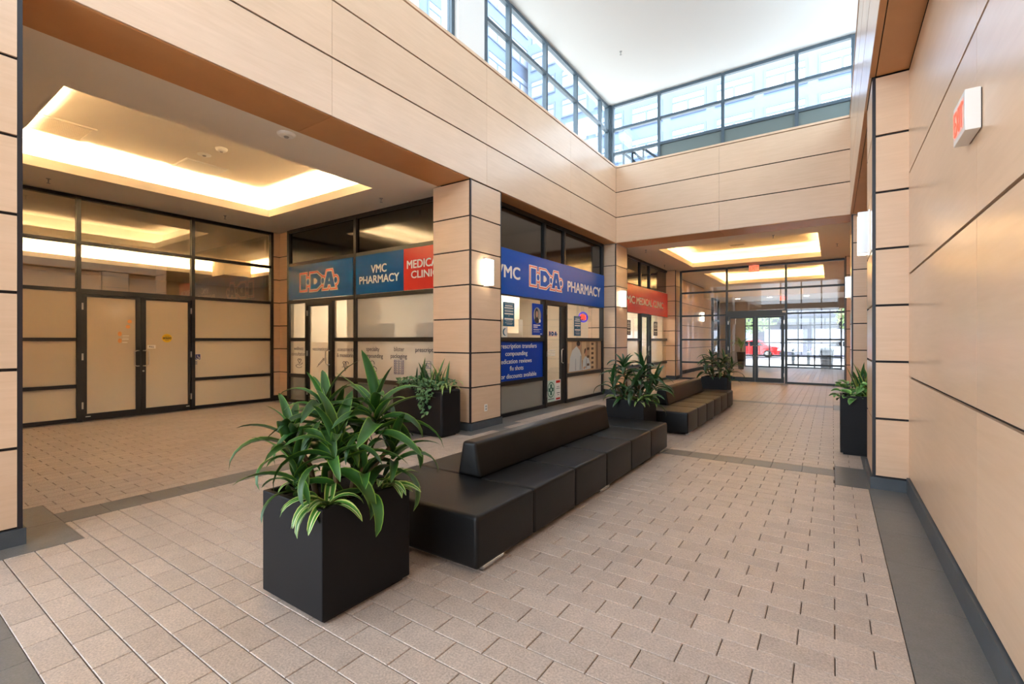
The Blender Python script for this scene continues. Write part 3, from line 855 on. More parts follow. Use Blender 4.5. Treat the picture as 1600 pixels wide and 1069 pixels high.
# window lettering and icons on the frosted panes (flat vinyl, parts of the window)
def vinyl(word, h0, h1, zb, win=WIN2, m=INK, cap=.082, pl=I): text(word, pl, h0, h1, zb, cap, m, win, .003, .012)
vinyl('wellness', -10.36, -9.98, 1.215); vinyl('consultations', -10.46, -9.86, 1.09)
vinyl('vaccinations', -9.62, -9.06, 1.215, DOOR2)
vinyl('assessments', -8.72, -8.17, 1.215); vinyl('& monitoring', -8.735, -8.135, 1.09)
vinyl('specialty', -7.77, -7.37, 1.23); vinyl('compounding', -7.875, -7.27, 1.095)
vinyl('blister', -6.95, -6.67, 1.235); vinyl('packaging', -7.045, -6.595, 1.105)
vinyl('prescriptions', -6.375, -5.72, 1.23)
def arc(cx, cz, r, a0, a1, n=10, rz=None): return [(cx + r * cos(R(a0 + (a1 - a0) * i / n)), cz + (rz or r) * sin(R(a0 + (a1 - a0) * i / n))) for i in range(n + 1)]
lines('care_icon', INK, WIN2, I, [arc(-10.17, .985, .035, 0, 180, 8) , arc(-10.10, .985, .035, 0, 180, 8), [(-10.205, .985), (-10.135, .91), (-10.065, .985)],
      [(-10.28, .86), (-10.2, .89), (-10.12, .87), (-10.04, .9), (-10.02, .93)], arc(-10.16, .86, .12, 180, 340, 8, .05)], .005, .004)
lines('syringe_icon', INK, DOOR2, I, [[(-9.40, .91), (-9.22, 1.04)], [(-9.36, .905), (-9.19, 1.02)], [(-9.40, .91), (-9.36, .905)], [(-9.24, 1.06), (-9.17, 1.0)], [(-9.20, 1.03), (-9.14, 1.07)], [(-9.38, .905), (-9.45, .85)]], .005, .004)
lines('pulse_icon', INK, WIN2, I, [[(-8.56, .88), (-8.51, .88), (-8.49, .96), (-8.46, .80), (-8.43, 1.0), (-8.40, .84), (-8.38, .9), (-8.31, .9)], arc(-8.49, .95, .05, 20, 180, 6), arc(-8.39, .95, .05, 0, 160, 6), [(-8.44, .88), (-8.44, .80)]], .005, .004)
lines('mortar_icon', INK, WIN2, I, [circ(-7.59, .965, .07, 14) , circ(-7.55, .865, .1, 16, .055), arc(-7.58, .9, .115, 150, 290, 8, .1)], .005, .004)
bl = [rect(-6.945, -6.69, .80, 1.07)]
for i in range(6):
    for j in range(3): bl.append(circ(-6.905 + j * .086, .825 + i * .043, .027, 8, .014))
lines('blister_icon', INKB, WIN2, I, [b + [b[0]] for b in bl], .004, .004)
lines('pill_bottle_icon', INKB, WIN2, I, [rect(-6.14, -5.98, .84, 1.06) + [(-6.14, .84)], [(-6.14, 1.02), (-5.98, 1.02)], [(-6.14, .94), (-5.98, .94)]], .005, .004)
text('Rx', I, -6.09, -6.03, .955, .045, INKB, WIN2, .003, .02)

# blue service list on the pharmacy pane
sl = thing('service_list', 'blue window panel listing prescription transfers, compounding, reviews and flu shots', 'sign')
PB('sign_panel', POSTER_B, sl, S, (6.64, 8.61, .665, 1.425, .0, .006))
for wd, a, b, z, c in (('& prescription transfers', 6.86, 8.355, 1.29, .088), ('compounding', 7.23, 8.0, 1.148, .085), ('& medication reviews', 6.83, 8.16, .998, .085), ('flu shots', 7.375, 7.85, .862, .085), ('& senior discounts available', 6.72, 8.345, .715, .085)):
    text(wd, S, a, b, z, c, PRINTW, sl, .008, .014)

def poster(name, label, pl, h0, h1, z0, z1, m, bars, d=.012, group=None):
    root = thing(name, label, 'poster', group=group)
    PB('sheet', m, root, pl, (h0, h1, z0, z1, d, d + .004))
    if bars:
        mb = MB(); W = h1 - h0; Hh_ = z1 - z0
        for a, b, c, e in bars: pl.box(mb, h0 + a * W, h0 + b * W, z0 + c * Hh_, z0 + e * Hh_, d + .004, d + .005)
        make('printed_lines', mb, PRINTW, root)
    return root
RULES = [(.1, .9, .93, .945), (.16, .84, .83, .88), (.1, .9, .74, .79), (.12, .88, .69, .70), (.12, .88, .61, .65), (.1, .9, .49, .55), (.45, .55, .425, .44), (.1, .9, .27, .34), (.2, .8, .21, .225), (.15, .85, .13, .145), (.3, .8, .08, .095)]
poster('health_notice', 'teal notice with white lines on the pharmacy pane beside the lit column', S, 7.15, 7.52, 1.71, 2.165, POSTER_T, RULES)
poster('health_notice', 'teal notice taped inside the pharmacy pane beside the glowing oval sign', S, 10.06, 10.42, 1.55, 2.02, POSTER_T, RULES)
poster('health_notice', 'dark notice on the clinic pane next to the third column', S, 13.55, 13.85, 1.6, 2.05, INK, RULES)
poster('health_notice', 'dark notice on the clinic pane right of the clinic door', S, 16.1, 16.5, 1.6, 2.08, INK, RULES)
p2 = poster('portrait_poster', 'dark blue poster with a round portrait of a person, beside the pharmacy door', S, 8.17, 8.60, 1.55, 2.205, POSTER_B, [(.12, .75, .3, .33), (.12, .5, .24, .27), (.12, .85, .185, .195), (.12, .65, .155, .165), (.12, .7, .1, .11), (.75, .92, .03, .05)])
flat('portrait_disc', TAUPE, p2, S, [circ(8.37, 1.96, .15, 20, .17)], .0175)
flat('portrait_hair', HAIR, p2, S, [circ(8.345, 1.99, .075, 14, .12)], .0185)
flat('portrait_shoulders', HAIR, p2, S, [[(8.25, 1.86), (8.3, 1.93), (8.39, 1.93), (8.45, 1.85), (8.4, 1.80), (8.31, 1.80)]], .0188)
flat('portrait_face', SKIN, p2, S, [circ(8.355, 1.985, .045, 14, .07)], .0195)
flat('portrait_badge', PRINTW, p2, S, [circ(8.47, 1.85, .04, 12)], .0195)
bs = poster('round_sticker', 'pale sticker with a teal crescent at the pane foot beside the column', S, 7.12, 7.28, 1.50, 1.70, PRINTW, None)
flat('crescent', POSTER_T, bs, S, [arc(7.2, 1.6, .07, 60, 300, 12) + arc(7.23, 1.6, .06, 300, 60, 12)], .018)
# green cross poster on the pharmacy door
gp = poster('first_aid_poster', 'pale green poster with a dark green ringed cross at the foot of the pharmacy door', S, 8.78, 9.39, .10, .565, PLASTIC, None)
flat('mint_field', MINT_P, gp, S, [rect(8.785, 9.12, .105, .56)], .0172)
mb = MB(); q = circ(8.95, .36, .155, 24, .17); qi = circ(8.95, .36, .135, 24, .148); mb.tess([[S.P(h, z, .0184) for h, z in q], [S.P(h, z, .0184) for h, z in qi]]); make('ring', mb, GREEN_P, gp)
flat('cross', GREEN_P, gp, S, [[(8.91, .24), (8.99, .24), (8.99, .32), (9.06, .32), (9.06, .40), (8.99, .40), (8.99, .48), (8.91, .48), (8.91, .40), (8.84, .40), (8.84, .32), (8.91, .32)]], .0184)
flat('cross_heart', MINT_P, gp, S, [circ(8.95, .36, .03, 12)], .0192)
flat('red_bars', RED, gp, S, [rect(9.17, 9.36, .49, .545), rect(9.17, 9.36, .12, .16)], .0184)
flat('printed_lines', INK, gp, S, [rect(8.82, 9.08, .15, .165), rect(9.2, 9.33, .40, .41), rect(9.18, 9.35, .36, .37), rect(9.2, 9.34, .26, .275), rect(9.22, 9.31, .22, .23)], .0192)
# small logo and opening hours on the pharmacy door
logo(S, 8.86, 1.53, .27, DOOR3, d=.006)
fh = MB()
for z in (1.215, 1.175, 1.135, 1.10): S.box(fh, 8.83, 9.16, z, z + .018, .005, .007)
make('opening_hours', fh, PRINTW, DOOR3)
# photographic pane: two pharmacists before a shelf
pp = thing('pharmacist_photo_panel', 'printed window photo of two people in white coats before wooden shelves', 'poster')
PB('sheet', PH_BG, pp, S, (9.73, 11.66, .68, 1.425, 0, .005))
flat('printed_shelf', PH_SH, pp, S, [rect(10.95, 11.28, .70, 1.41), rect(9.75, 9.95, .9, 1.41), rect(10.5, 10.75, .95, 1.41)], .006)
sh = [rect(11.04, 11.18, .72 + .12 * i, .78 + .12 * i) for i in range(6)] + [rect(10.78, 10.92, .8 + .2 * i, .86 + .2 * i) for i in range(3)] + [rect(11.36, 11.42, .7, 1.4)]
flat('printed_shelf_gap', PH_DK, pp, S, sh, .007)
flat('printed_coat', COAT, pp, S, [[(9.80, .70), (9.86, 1.02), (9.98, 1.2), (10.2, 1.3), (10.36, 1.22), (10.46, 1.08), (10.5, .70)], [(10.52, .70), (10.56, .95), (10.68, 1.04), (10.86, 1.02), (10.96, .88), (11.0, .72)]], .008)
flat('printed_coat_fold', COAT2, pp, S, [[(10.36, .72), (10.4, 1.08), (10.46, 1.04), (10.47, .72)], [(10.12, .72), (10.14, 1.0), (10.17, 1.0), (10.18, .72)], [(10.7, .74), (10.73, .98), (10.78, .98), (10.78, .74)]], .009)
flat('printed_face', SKIN, pp, S, [circ(10.36, 1.29, .075, 14, .075), circ(10.72, 1.13, .07, 14, .09), [(10.56, .76), (10.66, .80), (10.72, .77), (10.62, .72)]], .0095)
flat('printed_hair', HAIR, pp, S, [circ(10.3, 1.36, .10, 14, .062), [(10.62, 1.1), (10.64, 1.22), (10.72, 1.25), (10.68, 1.14)]], .0105)
# neon OPEN sign
ns = thing('open_sign', 'oval neon OPEN sign glowing red inside a blue ring on the pharmacy pane', 'sign')
mb = MB(); mb.tube([S.P(h, z, -.035) for h, z in circ(10.66, 2.018, .23, 28, .115)] + [S.P(10.89, 2.018, -.035)], .02, 8); make('neon_ring', mb, NEON_B, ns)
PB('back_panel', INKB, ns, S, (10.50, 10.82, 1.95, 2.085, -.07, -.055))
text('OPEN', S, 10.49, 10.83, 1.965, .11, NEON_R, ns, -.04, .02)
mb = MB(); mb.tube([S.P(10.6, 2.1, -.05), S.P(10.62, 2.28, -.05)], .004, 5); mb.tube([S.P(10.72, 2.1, -.05), S.P(10.70, 2.28, -.05)], .004, 5); make('hanging_chain', mb, GREYM, ns)

# stickers and painted reflections on the frosted double doors
ye = thing('warning_sticker', 'round yellow warning sticker on the right frosted door', 'sticker')
flat('disc', YELLOW, ye, D, [circ(3.871, 1.485, .086, 20, .085)], .006)
flat('band', BLACKP, ye, D, [rect(3.80, 3.945, 1.465, 1.505)], .0075)
text('CAUTION', D, 3.805, 3.94, 1.473, .025, YELLOW, ye, .009, .02)
flat('small_print', BLACKP, ye, D, [rect(3.83, 3.91, 1.525, 1.53), rect(3.84, 3.90, 1.44, 1.446)], .0075)
pu = thing('pull_sticker', 'small white PULL sticker above the right door handle', 'sticker')
flat('label', PLASTIC, pu, D, [rect(3.545, 3.68, 1.28, 1.35)], .006)
text('PULL', D, 3.572, 3.655, 1.298, .034, INK, pu, .0075, .02)
ac = thing('accessible_sticker', 'small blue accessibility sticker on the pane right of the double doors', 'sticker')
flat('label', PRINTW, ac, D, [rect(4.375, 4.48, 1.03, 1.155)], .003)
flat('blue_field', INKB, ac, D, [rect(4.38, 4.475, 1.035, 1.15)], .0045)
lines('wheelchair_symbol', PRINTW, ac, D, [arc(4.425, 1.07, .025, -170, 60, 10), [(4.42, 1.13), (4.422, 1.09), (4.445, 1.088), (4.458, 1.06)]], .005, .006)
flat('push_plate', GREYM, WIN1, D, [rect(4.378, 4.415, .93, 1.01)], .004)
mb = MB()
nt_ = thing('door_reflections', 'orange discs and pale strips painted on the left frosted door as reflections', 'sticker')  # reflections in the door glass, painted as flat coloured shapes
flat('orange_discs', mat('pale_orange_reflection', (226, 160, 92), .5), nt_, D, [circ(3.265, 1.80, .035, 14), circ(3.24, 1.70, .035, 14), circ(3.115, 1.565, .03, 12, .045), circ(3.115, 1.435, .03, 12, .045)], .006)
flat('reflected_strips', PRINTW, nt_, D, [rect(3.155, 3.255, 1.52, 1.535), rect(3.16, 3.25, 1.485, 1.493), rect(3.15, 3.25, 1.455, 1.47), rect(3.15, 3.23, 1.395, 1.41)], .006)

# ------------------------------------------------------------------ exit signs, wall lamps, small ceiling fittings
xs_ = thing('exit_sign', 'white box EXIT sign with red letters on the right maple wall', 'sign')
e0 = XR
mb = MB(); mb.box(e0 - .062, e0 - .004, 3.14, 3.40, 2.475, 2.675); make('housing', mb, PLASTIC, xs_, bevel=.003)
B('mount_gasket', DARKGAP, xs_, (e0 - .004, e0, 3.145, 3.395, 2.48, 2.67))
RP = Pl('R', e0 - .062)
flat('letter_window', mat('exit_lens', (255, 214, 200), .4), xs_, RP, [rect(3.16, 3.38, 2.50, 2.65)], .001)
text('EXIT', RP, 3.365, 3.175, 2.515, .12, EXITR, xs_, .003, .02)
def hang_exit(x, y, z, label):
    t = thing('exit_sign', label, 'sign')
    B('housing', PLASTIC, t, (x - .16, x + .16, y - .04, y + .04, z - .11, z + .11), bevel=.004)
    P_ = Pl('F', y - .04)
    flat('letter_window', mat('exit_glow', (255, 150, 130), .4, emit=(255, 96, 70), es=.75), t, P_, [rect(x - .145, x + .145, z - .095, z + .095)], .001)
    text('EXIT', P_, x - .12, x + .12, z - .06, .125, EXITR, t, .003, .03)
    B('ceiling_canopy', PLASTIC, t, (x - .06, x + .06, y - .03, y + .03, z + .11, z + .135))
hang_exit(-2.2, 17.8, 3.88, 'glowing red EXIT sign hung from the corridor ceiling before the glass wall')
hang_exit(-1.85, 24.75, 3.365, 'glowing red EXIT sign hung inside the vestibule beyond the glass doors')

def make_sconce(name, label):
    t = thing(name, label, 'lamp', group='wall lamps on the columns')
    mb = MB(); mb.box(0, .012, -.075, .075, -.24, .24); make('backplate', mb, STEEL, t, bevel=.002)
    mb = MB(); mb.box(.014, .10, -.115, .085, -.21, .21); make('diffuser', mb, LAMP, t, bevel=.01)
    mb = MB(); mb.box(.012, .104, .088, .112, -.215, .215); make('side_fin', mb, CHROME, t, bevel=.002)
    return t
sc0 = make_sconce('wall_lamp', 'lit frosted wall lamp on the column between the pharmacy fronts')
sc0.location = (XL, 6.18, 2.57)
dup(sc0, (XL, 12.24, 2.57), 0, 'lit frosted wall lamp on the column beside the red clinic sign')
dup(sc0, (XF, 6.2, 2.57), pi, 'lit wall lamp on the right column behind the long wall corner')
dup(sc0, (XF, 12.26, 2.57), pi, 'lit wall lamp on the far right column under the end beam')
dup(sc0, (-5.25, 24.0, 2.57), 0, 'small lit wall lamp on the vestibule side wall behind glass')
dup(sc0, (XR, 25.0, 2.3), pi, 'small lit wall lamp on the right vestibule wall behind glass')

def disc_thing(name, label, cat, x, y, z, r, h, m, group=None):
    t = thing(name, label, cat, (x, y, z), group)
    mb = MB(); mb.lathe([(r * .5, z - h), (r * .8, z - h * .8), (r, z - h * .3), (r, z)], x, y, 18); make('body', mb, m, t, smooth=False)
    mb = MB(); mb.lathe([(r * .22, z - h - .012), (r * .3, z - h)], x, y, 10); make('sensor', mb, GREYM, t)
    return t
zc1 = ZC + .45
disc_thing('smoke_detector', 'round smoke detector in the left cove recess', 'detector', -7.95, 3.52, zc1, .085, .05, PLASTIC)
disc_thing('ceiling_speaker', 'flat round fitting in the left cove recess beside the access panel', 'speaker', -8.45, 3.48, zc1, .10, .015, PLASTIC)
disc_thing('occupancy_sensor', 'white round sensor on the soffit edge of the left wing', 'detector', -5.62, 3.24, ZC, .11, .035, PLASTIC)
disc_thing('smoke_detector', 'round detector in the corridor cove recess', 'detector', -2.2, 15.4, zc1, .11, .04, PLASTIC)
t = thing('access_panel', 'square white access panel in the left cove ceiling', 'panel')
B('cover', WHITE, t, (-9.45, -8.85, 3.4, 4.0, zc1 - .012, zc1)); B('rim', PLASTIC, t, (-9.48, -8.82, 3.37, 4.03, zc1 - .005, zc1 - .001))
t = thing('air_grille', 'beige return air grille at the near end of the left cove', 'vent')
gx0, gx1, gy0, gy1 = -9.35, -8.75, 1.55, 2.15
mb = MB(); ring(mb, gx0 - .05, gx1 + .05, gy0 - .05, gy1 + .05, gx0, gx1, gy0, gy1, zc1 - .02, zc1); make('frame', mb, CEILW, t)
for i in range(12): B('slat', CEILW, t, (gx0 + .05 * i + .006, gx0 + .05 * i + .02, gy0, gy1, zc1 - .018, zc1 - .002))
t = thing('air_grille', 'small dark supply grille in the corridor cove ceiling', 'vent')
B('frame', GREYM, t, (-2.7, -2.3, 16.2, 16.4, zc1 - .015, zc1))
for i in range(4): B('slat', TAUPE, t, (-2.68, -2.32, 16.22 + .045 * i, 16.235 + .045 * i, zc1 - .022, zc1 - .014))
def sprinkler(x, y, z, label):
    t = thing('sprinkler', label, 'sprinkler')
    mb = MB(); mb.lathe([(.03, z - .006), (.03, z)], x, y, 12); make('escutcheon', mb, GREYM, t)
    mb = MB(); mb.lathe([(.024, z - .075), (.024, z - .07), (.006, z - .068), (.009, z - .03), (.012, z - .006)], x, y, 10); make('head', mb, GREYM, t)
sprinkler(-6.75, 5.68, ZC, 'ceiling sprinkler beside the cove near the second column')
sprinkler(-10.3, 2.0, ZC, 'ceiling sprinkler above the frosted glazing near the left edge')
sprinkler(-10.35, 4.65, ZC, 'ceiling sprinkler between cove and frosted double doors')
sprinkler(-3.9, 10.0, 7.88, 'sprinkler in the high white atrium ceiling')
sprinkler(-4.4, 13.2, ZC, 'corridor ceiling sprinkler near the third column')
sprinkler(-4.75, 16.2, ZC, 'corridor ceiling sprinkler above the clinic window')
sprinkler(-1.2, 13.1, ZC, 'corridor ceiling sprinkler by the near edge of the cove')
sprinkler(.1, 15.2, ZC, 'corridor ceiling sprinkler near the right wall')
t = thing('wall_outlet', 'white power outlet low on the second column', 'outlet')
mb = MB(); mb.box(XL, XL + .006, 6.14, 6.215, .27, .385); make('cover_plate', mb, PLASTIC, t, bevel=.002)
B('socket', GREYM, t, (XL + .004, XL + .008, 6.16, 6.195, .335, .365), (XL + .004, XL + .008, 6.16, 6.195, .29, .32))
t = thing('door_intercom', 'black push plate on the vestibule wall behind glass', 'intercom')
B('plate', BLACKP, t, (-5.25, -5.225, 18.95, 19.1, .95, 1.2)); B('button', STEEL, t, (-5.225, -5.215, 19.0, 19.05, 1.05, 1.1))

# ------------------------------------------------------------------ benches
def make_bench(y0, y1, by0, by1, zt, label):
    x0, x1 = -3.0, -1.8
    t = thing('leather_bench', label, 'bench', ((x0 + x1) / 2, y0, 0))
    n = 6; L_ = (y1 - y0) / n
    for i in range(n):
        mb = MB(); mb.box(x0, x1, y0 + i * L_ + .002, y0 + (i + 1) * L_ - .002, .03, zt)
        o = make('seat_cushion', mb, LEATHER, t, bevel=.028, seg=4, smooth=True)
    # tapered backrest along the middle
    cx = (x0 + x1) / 2
    prof = [(cx - .12, zt - .005), (cx + .12, zt - .005), (cx + .068, zt + .275), (cx - .068, zt + .275)]
    mb = MB(); n0 = len(mb.v)
    mb.v = [(h, by0, z) for h, z in prof] + [(h, by1, z) for h, z in prof]
    mb.f = [(3, 2, 1, 0), (4, 5, 6, 7), (0, 1, 5, 4), (1, 2, 6, 5), (2, 3, 7, 6), (3, 0, 4, 7)]
    make('backrest', mb, LEATHER_B, t, bevel=.03, seg=4, smooth=True)
    mb = MB(); mb.box(x0 + .06, x1 - .06, y0 + .06, y1 - .06, .012, .04); make('base_board', mb, DARKGAP, t)
    for f in (.045, .49, .955):
        yc = y0 + (y1 - y0) * f
        for xx in (x1 - .035, x0 + .035):
            mb = MB(); mb.tube([(xx + .012, yc - .11, .024), (xx + .012, yc + .11, .024)], .022, 12); make('chrome_foot', mb, CHROME, t, smooth=False)
    return t
make_bench(2.25, 6.27, 2.9, 5.5, .362, 'long black leather bench in front, backrest along its middle, beside the near planter')
make_bench(7.33, 11.2, 8.0, 10.6, .352, 'farther black leather bench between the two dracaena planters in mid hall')

# ------------------------------------------------------------------ plants
LEAF_CACHE = {}
def leaf_mesh(kind, wid, droop, m, nseg=9, crease=.28, tip=1.25, wavy=0.0):
    """unit leaf along +x from the origin; droop in degrees over its length"""
    key = (kind, wid, droop, m.name)
    if key in LEAF_CACHE: return LEAF_CACHE[key]
    V = []; F = []; UV = []
    x = z = 0.0; ang = 0.0
    for i in range(nseg + 1):
        t = i / nseg
        if kind == 'strap': wd = wid * (min(1, .35 + 4 * t) * (1 - t ** 5))
        elif kind == 'snake': wd = wid * (min(1, .6 + 1.6 * t) * (1 - t ** 4))
        elif kind == 'heart': wd = wid * (sin(pi * min(1, t ** .62)) ** .8 if 0 < t < 1 else .05)
        else: wd = wid * (.22 + .78 * sin(pi * min(1, t ** .75 * .96 + .04)) ** .85 if t < 1 else .0)
        wd = max(wd, wid * .03)
        c = crease * wd * (1 - t * .6)
        ny = wavy * wid * sin(t * 9)
        for k, (yy, zz) in enumerate(((-1, c), (-.5, c * .35), (0, 0), (.5, c * .35), (1, c))):
            nx, nz = -sin(ang), cos(ang)
            V.append((x + nx * zz, yy * wd / 2 + ny, z + nz * zz)); UV.append((k / 4, t))
        ang = -R(droop) * (t ** tip)
        x += cos(ang) / nseg; z += sin(ang) / nseg
    for i in range(nseg):
        for k in range(4):
            a = i * 5 + k; F.append((a, a + 1, a + 6, a + 5))
    me = bpy.data.meshes.new('leaf'); me.from_pydata(V, [], F); me.update()
    uv = me.uv_layers.new(name='UVMap')
    for p in me.polygons:
        p.use_smooth = True
        for li in p.loop_indices: uv.data[li].uv = UV[me.loops[li].vertex_index]
    me.materials.append(m)
    LEAF_CACHE[key] = me
    return me

def leaf(parent, me, pos, az, el, L_, W_=1.0, roll=0.0, name='leaf'):
    o = link(bpy.data.objects.new(name, me)); o.parent = parent
    o.location = Vector(pos) - ORG.get(parent.name, Vector())
    o.rotation_mode = 'XYZ'
    m = Matrix.Rotation(az, 3, 'Z') @ Matrix.Rotation(-el, 3, 'Y') @ Matrix.Rotation(roll, 3, 'X')
    o.rotation_euler = m.to_euler(); o.scale = (L_, L_ * W_, L_)
    return o

def rosette(parent, top, n, rg, L_=.36, lean=(0, 0), m=L_DRAC, zspan=.16):
    for i in range(n):
        t = i / (n - 1)                                    # 0 outer and low, 1 inner and high
        az = i * 2.39996 + rg.uniform(-.3, .3)
        el = R(14 + 62 * t ** 1.2 + rg.uniform(-14, 12))
        dr = rg.choice((80, 105, 135)) if t < .45 else rg.choice((60, 90, 115)) if t < .82 else rg.choice((22, 50))
        me = leaf_mesh('lance', rg.choice((.155, .2)), dr + 5, m)
        z = top[2] - zspan * (1 - t)
        leaf(parent, me, (top[0], top[1], z), az, el, L_ * rg.uniform(.85, 1.32) * (1 - .22 * t), 1, rg.uniform(-.5, .5))

def planter_box(t, x0, x1, y0, y1, h, m=PLANTERM, bev=.006, seg=2, inset=.03):
    mb = MB()
    n = 0
    o = [(x0, y0), (x1, y0), (x1, y1), (x0, y1)]; i_ = [(x0 + inset, y0 + inset), (x1 - inset, y0 + inset), (x1 - inset, y1 - inset), (x0 + inset, y1 - inset)]
    mb.v = [(a, b, .025) for a, b in o] + [(a, b, h) for a, b in o] + [(a, b, h) for a, b in i_] + [(a, b, h - .12) for a, b in i_]
    mb.f = [(3, 2, 1, 0)]
    for k in range(4):
        j = (k + 1) % 4
        mb.f += [(k, j, 4 + j, 4 + k), (4 + k, 4 + j, 8 + j, 8 + k), (8 + k, 8 + j, 12 + j, 12 + k)]
    mb.f.append((12, 13, 14, 15))
    make('planter_box', mb, m, t, bevel=bev, seg=seg, smooth=False)
    s = MB(); s.box(x0 + inset + .002, x1 - inset - .002, y0 + inset + .002, y1 - inset - .002, h - .11, h - .05); make('soil', s, SOIL, t)
    B('foot_plinth', DARKGAP, t, (x0 + .03, x1 - .03, y0 + .03, y1 - .03, 0, .03))

RV = (cos(YAW), sin(YAW))                                     # the photograph's sideways direction on the floor
def dracaena(x0, x1, y0, y1, h, label, seed, heads, leafm=L_DRAC, extras=True):
    rg = random.Random(seed)
    cx, cy = (x0 + x1) / 2, (y0 + y1) / 2
    t = thing('potted_dracaena', label, 'plant', (cx, cy, 0))
    planter_box(t, x0, x1, y0, y1, h)
    for s, f, z, n, L_ in heads:
        tx, ty = cx + RV[0] * s - RV[1] * f, cy + RV[1] * s + RV[0] * f
        bx, by = cx + (tx - cx) * .45, cy + (ty - cy) * .45
        mb = MB(); mb.tube([(bx, by, h - .08), (bx + (tx - bx) * .3, by + (ty - by) * .3, h + (z - h) * .4), (tx, ty, z)], [.018, .016, .012], 7)
        st = make('stalk', mb, BARK, t, smooth=True)
        rosette(t, (tx, ty, z), n, rg, L_, m=leafm)
    if extras:
        for px_, py_, n, a0 in ((x1 - .10, y0 + .10, 12, -.75), (x1 - .07, y1 - .14, 10, .3), (x0 + .1, y0 + .2, 6, 3.0)):
            for i in range(n):
                az = a0 + rg.uniform(-1.5, 1.5) if i < n - 3 else rg.uniform(0, 6.28)
                leaf(t, leaf_mesh('lance', .2, rg.choice((75, 100, 125)), L_VAR), (px_, py_, h - .03), az, R(rg.uniform(18, 60)), rg.uniform(.18, .30), 1, rg.uniform(-.3, .3), 'variegated_leaf')
    return t
HEADS = [(-.09, .02, 1.05, 26, .36), (.22, .0, 1.05, 24, .38), (-.25, -.05, .90, 18, .35), (.04, -.17, .88, 18, .36), (.30, .08, .82, 16, .34), (-.08, .2, .92, 14, .34), (-.18, -.16, .74, 14, .32), (.18, -.1, .72, 12, .3)]
dracaena(-2.69, -2.12, 1.41, 2.0, .592, 'large square charcoal planter of dracaena with striped plants, nearest the camera', 11, HEADS)
H2 = [(-.12, .0, 1.06, 20, .36), (.2, .05, 1.02, 18, .36), (.34, -.05, .86, 14, .34), (-.3, -.1, .84, 13, .33), (.02, -.18, .82, 14, .32), (-.14, -.1, .72, 12, .3), (.2, -.2, .7, 12, .3)]
dracaena(-2.74, -2.18, 6.45, 7.02, .592, 'dark square planter of drooping dracaena between the two benches', 5, H2, L_DRAC2)
dracaena(-2.54, -1.98, 11.55, 12.1, .592, 'farthest dark planter of dracaena at the end of the second bench', 9, [(a, b, c - .02, d - 3, e) for a, b, c, d, e in H2], L_DRAC2, False)

def ivy(t, spots, m, name, size, seed):
    """many small leaves joined, too small to tell apart"""
    rg = random.Random(seed); V = []; F = []; UV = []
    me0 = leaf_mesh('heart', .85, 40, m, 4)
    for (px_, py_, pz, az, el, s) in spots:
        M = Matrix.Translation((px_, py_, pz)) @ (Matrix.Rotation(az, 3, 'Z') @ Matrix.Rotation(-el, 3, 'Y') @ Matrix.Rotation(rg.uniform(-.6, .6), 3, 'X')).to_4x4() @ Matrix.Scale(s, 4)
        b = len(V); V += [tuple(M @ v.co) for v in me0.vertices]
        F += [tuple(b + i for i in p.vertices) for p in me0.polygons]
    base = [None] * len(me0.vertices)
    for p in me0.polygons:
        for li in p.loop_indices: base[me0.loops[li].vertex_index] = tuple(me0.uv_layers[0].data[li].uv)
    mb = MB(); mb.v = V; mb.f = F
    o = make(name, mb, m, t, smooth=True, kind='stuff')
    uv = o.data.uv_layers.new(name='UVMap'); nv = len(base)
    for l in o.data.loops: uv.data[l.index].uv = base[l.vertex_index % nv]
    return o
# rounded planter before the second column
rg = random.Random(3)
x0, x1, y0, y1, h = -5.80, -4.72, 5.09, 5.52, .725
t = thing('ivy_planter', 'long rounded black planter of snake plants and trailing ivy before the second column', 'plant', ((x0 + x1) / 2, (y0 + y1) / 2, 0))
mb = MB(); mb.box(x0, x1, y0, y1, .02, h - .02)
me_o = make('planter_box', mb, PLANTERM, t, bevel=.05, seg=4, smooth=True)
B('soil', SOIL, t, (x0 + .06, x1 - .06, y0 + .06, y1 - .06, h - .03, h - .005)); B('foot_plinth', DARKGAP, t, (x0 + .06, x1 - .06, y0 + .06, y1 - .06, 0, .03))
for i in range(26):
    px_ = rg.uniform(x0 + .25, x1 - .15); py_ = rg.uniform(y0 + .1, y1 - .08)
    leaf(t, leaf_mesh('snake', .11, rg.choice((4, 14, 30)), L_SNAKE if i % 3 else L_DRAC2, crease=.5), (px_, py_, h - .02), rg.uniform(0, 6.28), R(rg.uniform(66, 88)), rg.uniform(.24, .5), 1, 0, 'snake_plant_leaf')
for i in range(9):
    leaf(t, leaf_mesh('strap', .07, rg.choice((80, 110, 130)), L_STRAP), (x1 - .1, rg.uniform(y0 + .08, y1 - .1), h), rg.uniform(-1.3, 1.3), R(rg.uniform(20, 60)), rg.uniform(.22, .36), 1, 0, 'spider_plant_leaf')
sp_ = []
for i in range(330):
    px_ = rg.uniform(x0 + .03, x1 - .02); py_ = rg.uniform(y0 - .03, y1)
    sp_.append((px_, py_, h + rg.uniform(-.02, .13) * (1 - .5 * abs((px_ - x0) / (x1 - x0) - .5)), rg.uniform(0, 6.28), R(rg.uniform(-20, 60)), rg.uniform(.04, .075)))
for s in range(5):
    px_ = x0 + .62 + .07 * s; zz = h; ln = (.16, .3, .42, .26, .14)[s]
    while zz > h - ln:
        sp_.append((px_ + rg.uniform(-.04, .04), y0 - .025, zz, rg.uniform(-2.4, -.7), R(rg.uniform(-60, 10)), rg.uniform(.045, .07))); zz -= .018
ivy(t, sp_, L_IVY, 'ivy_foliage', .06, 4)
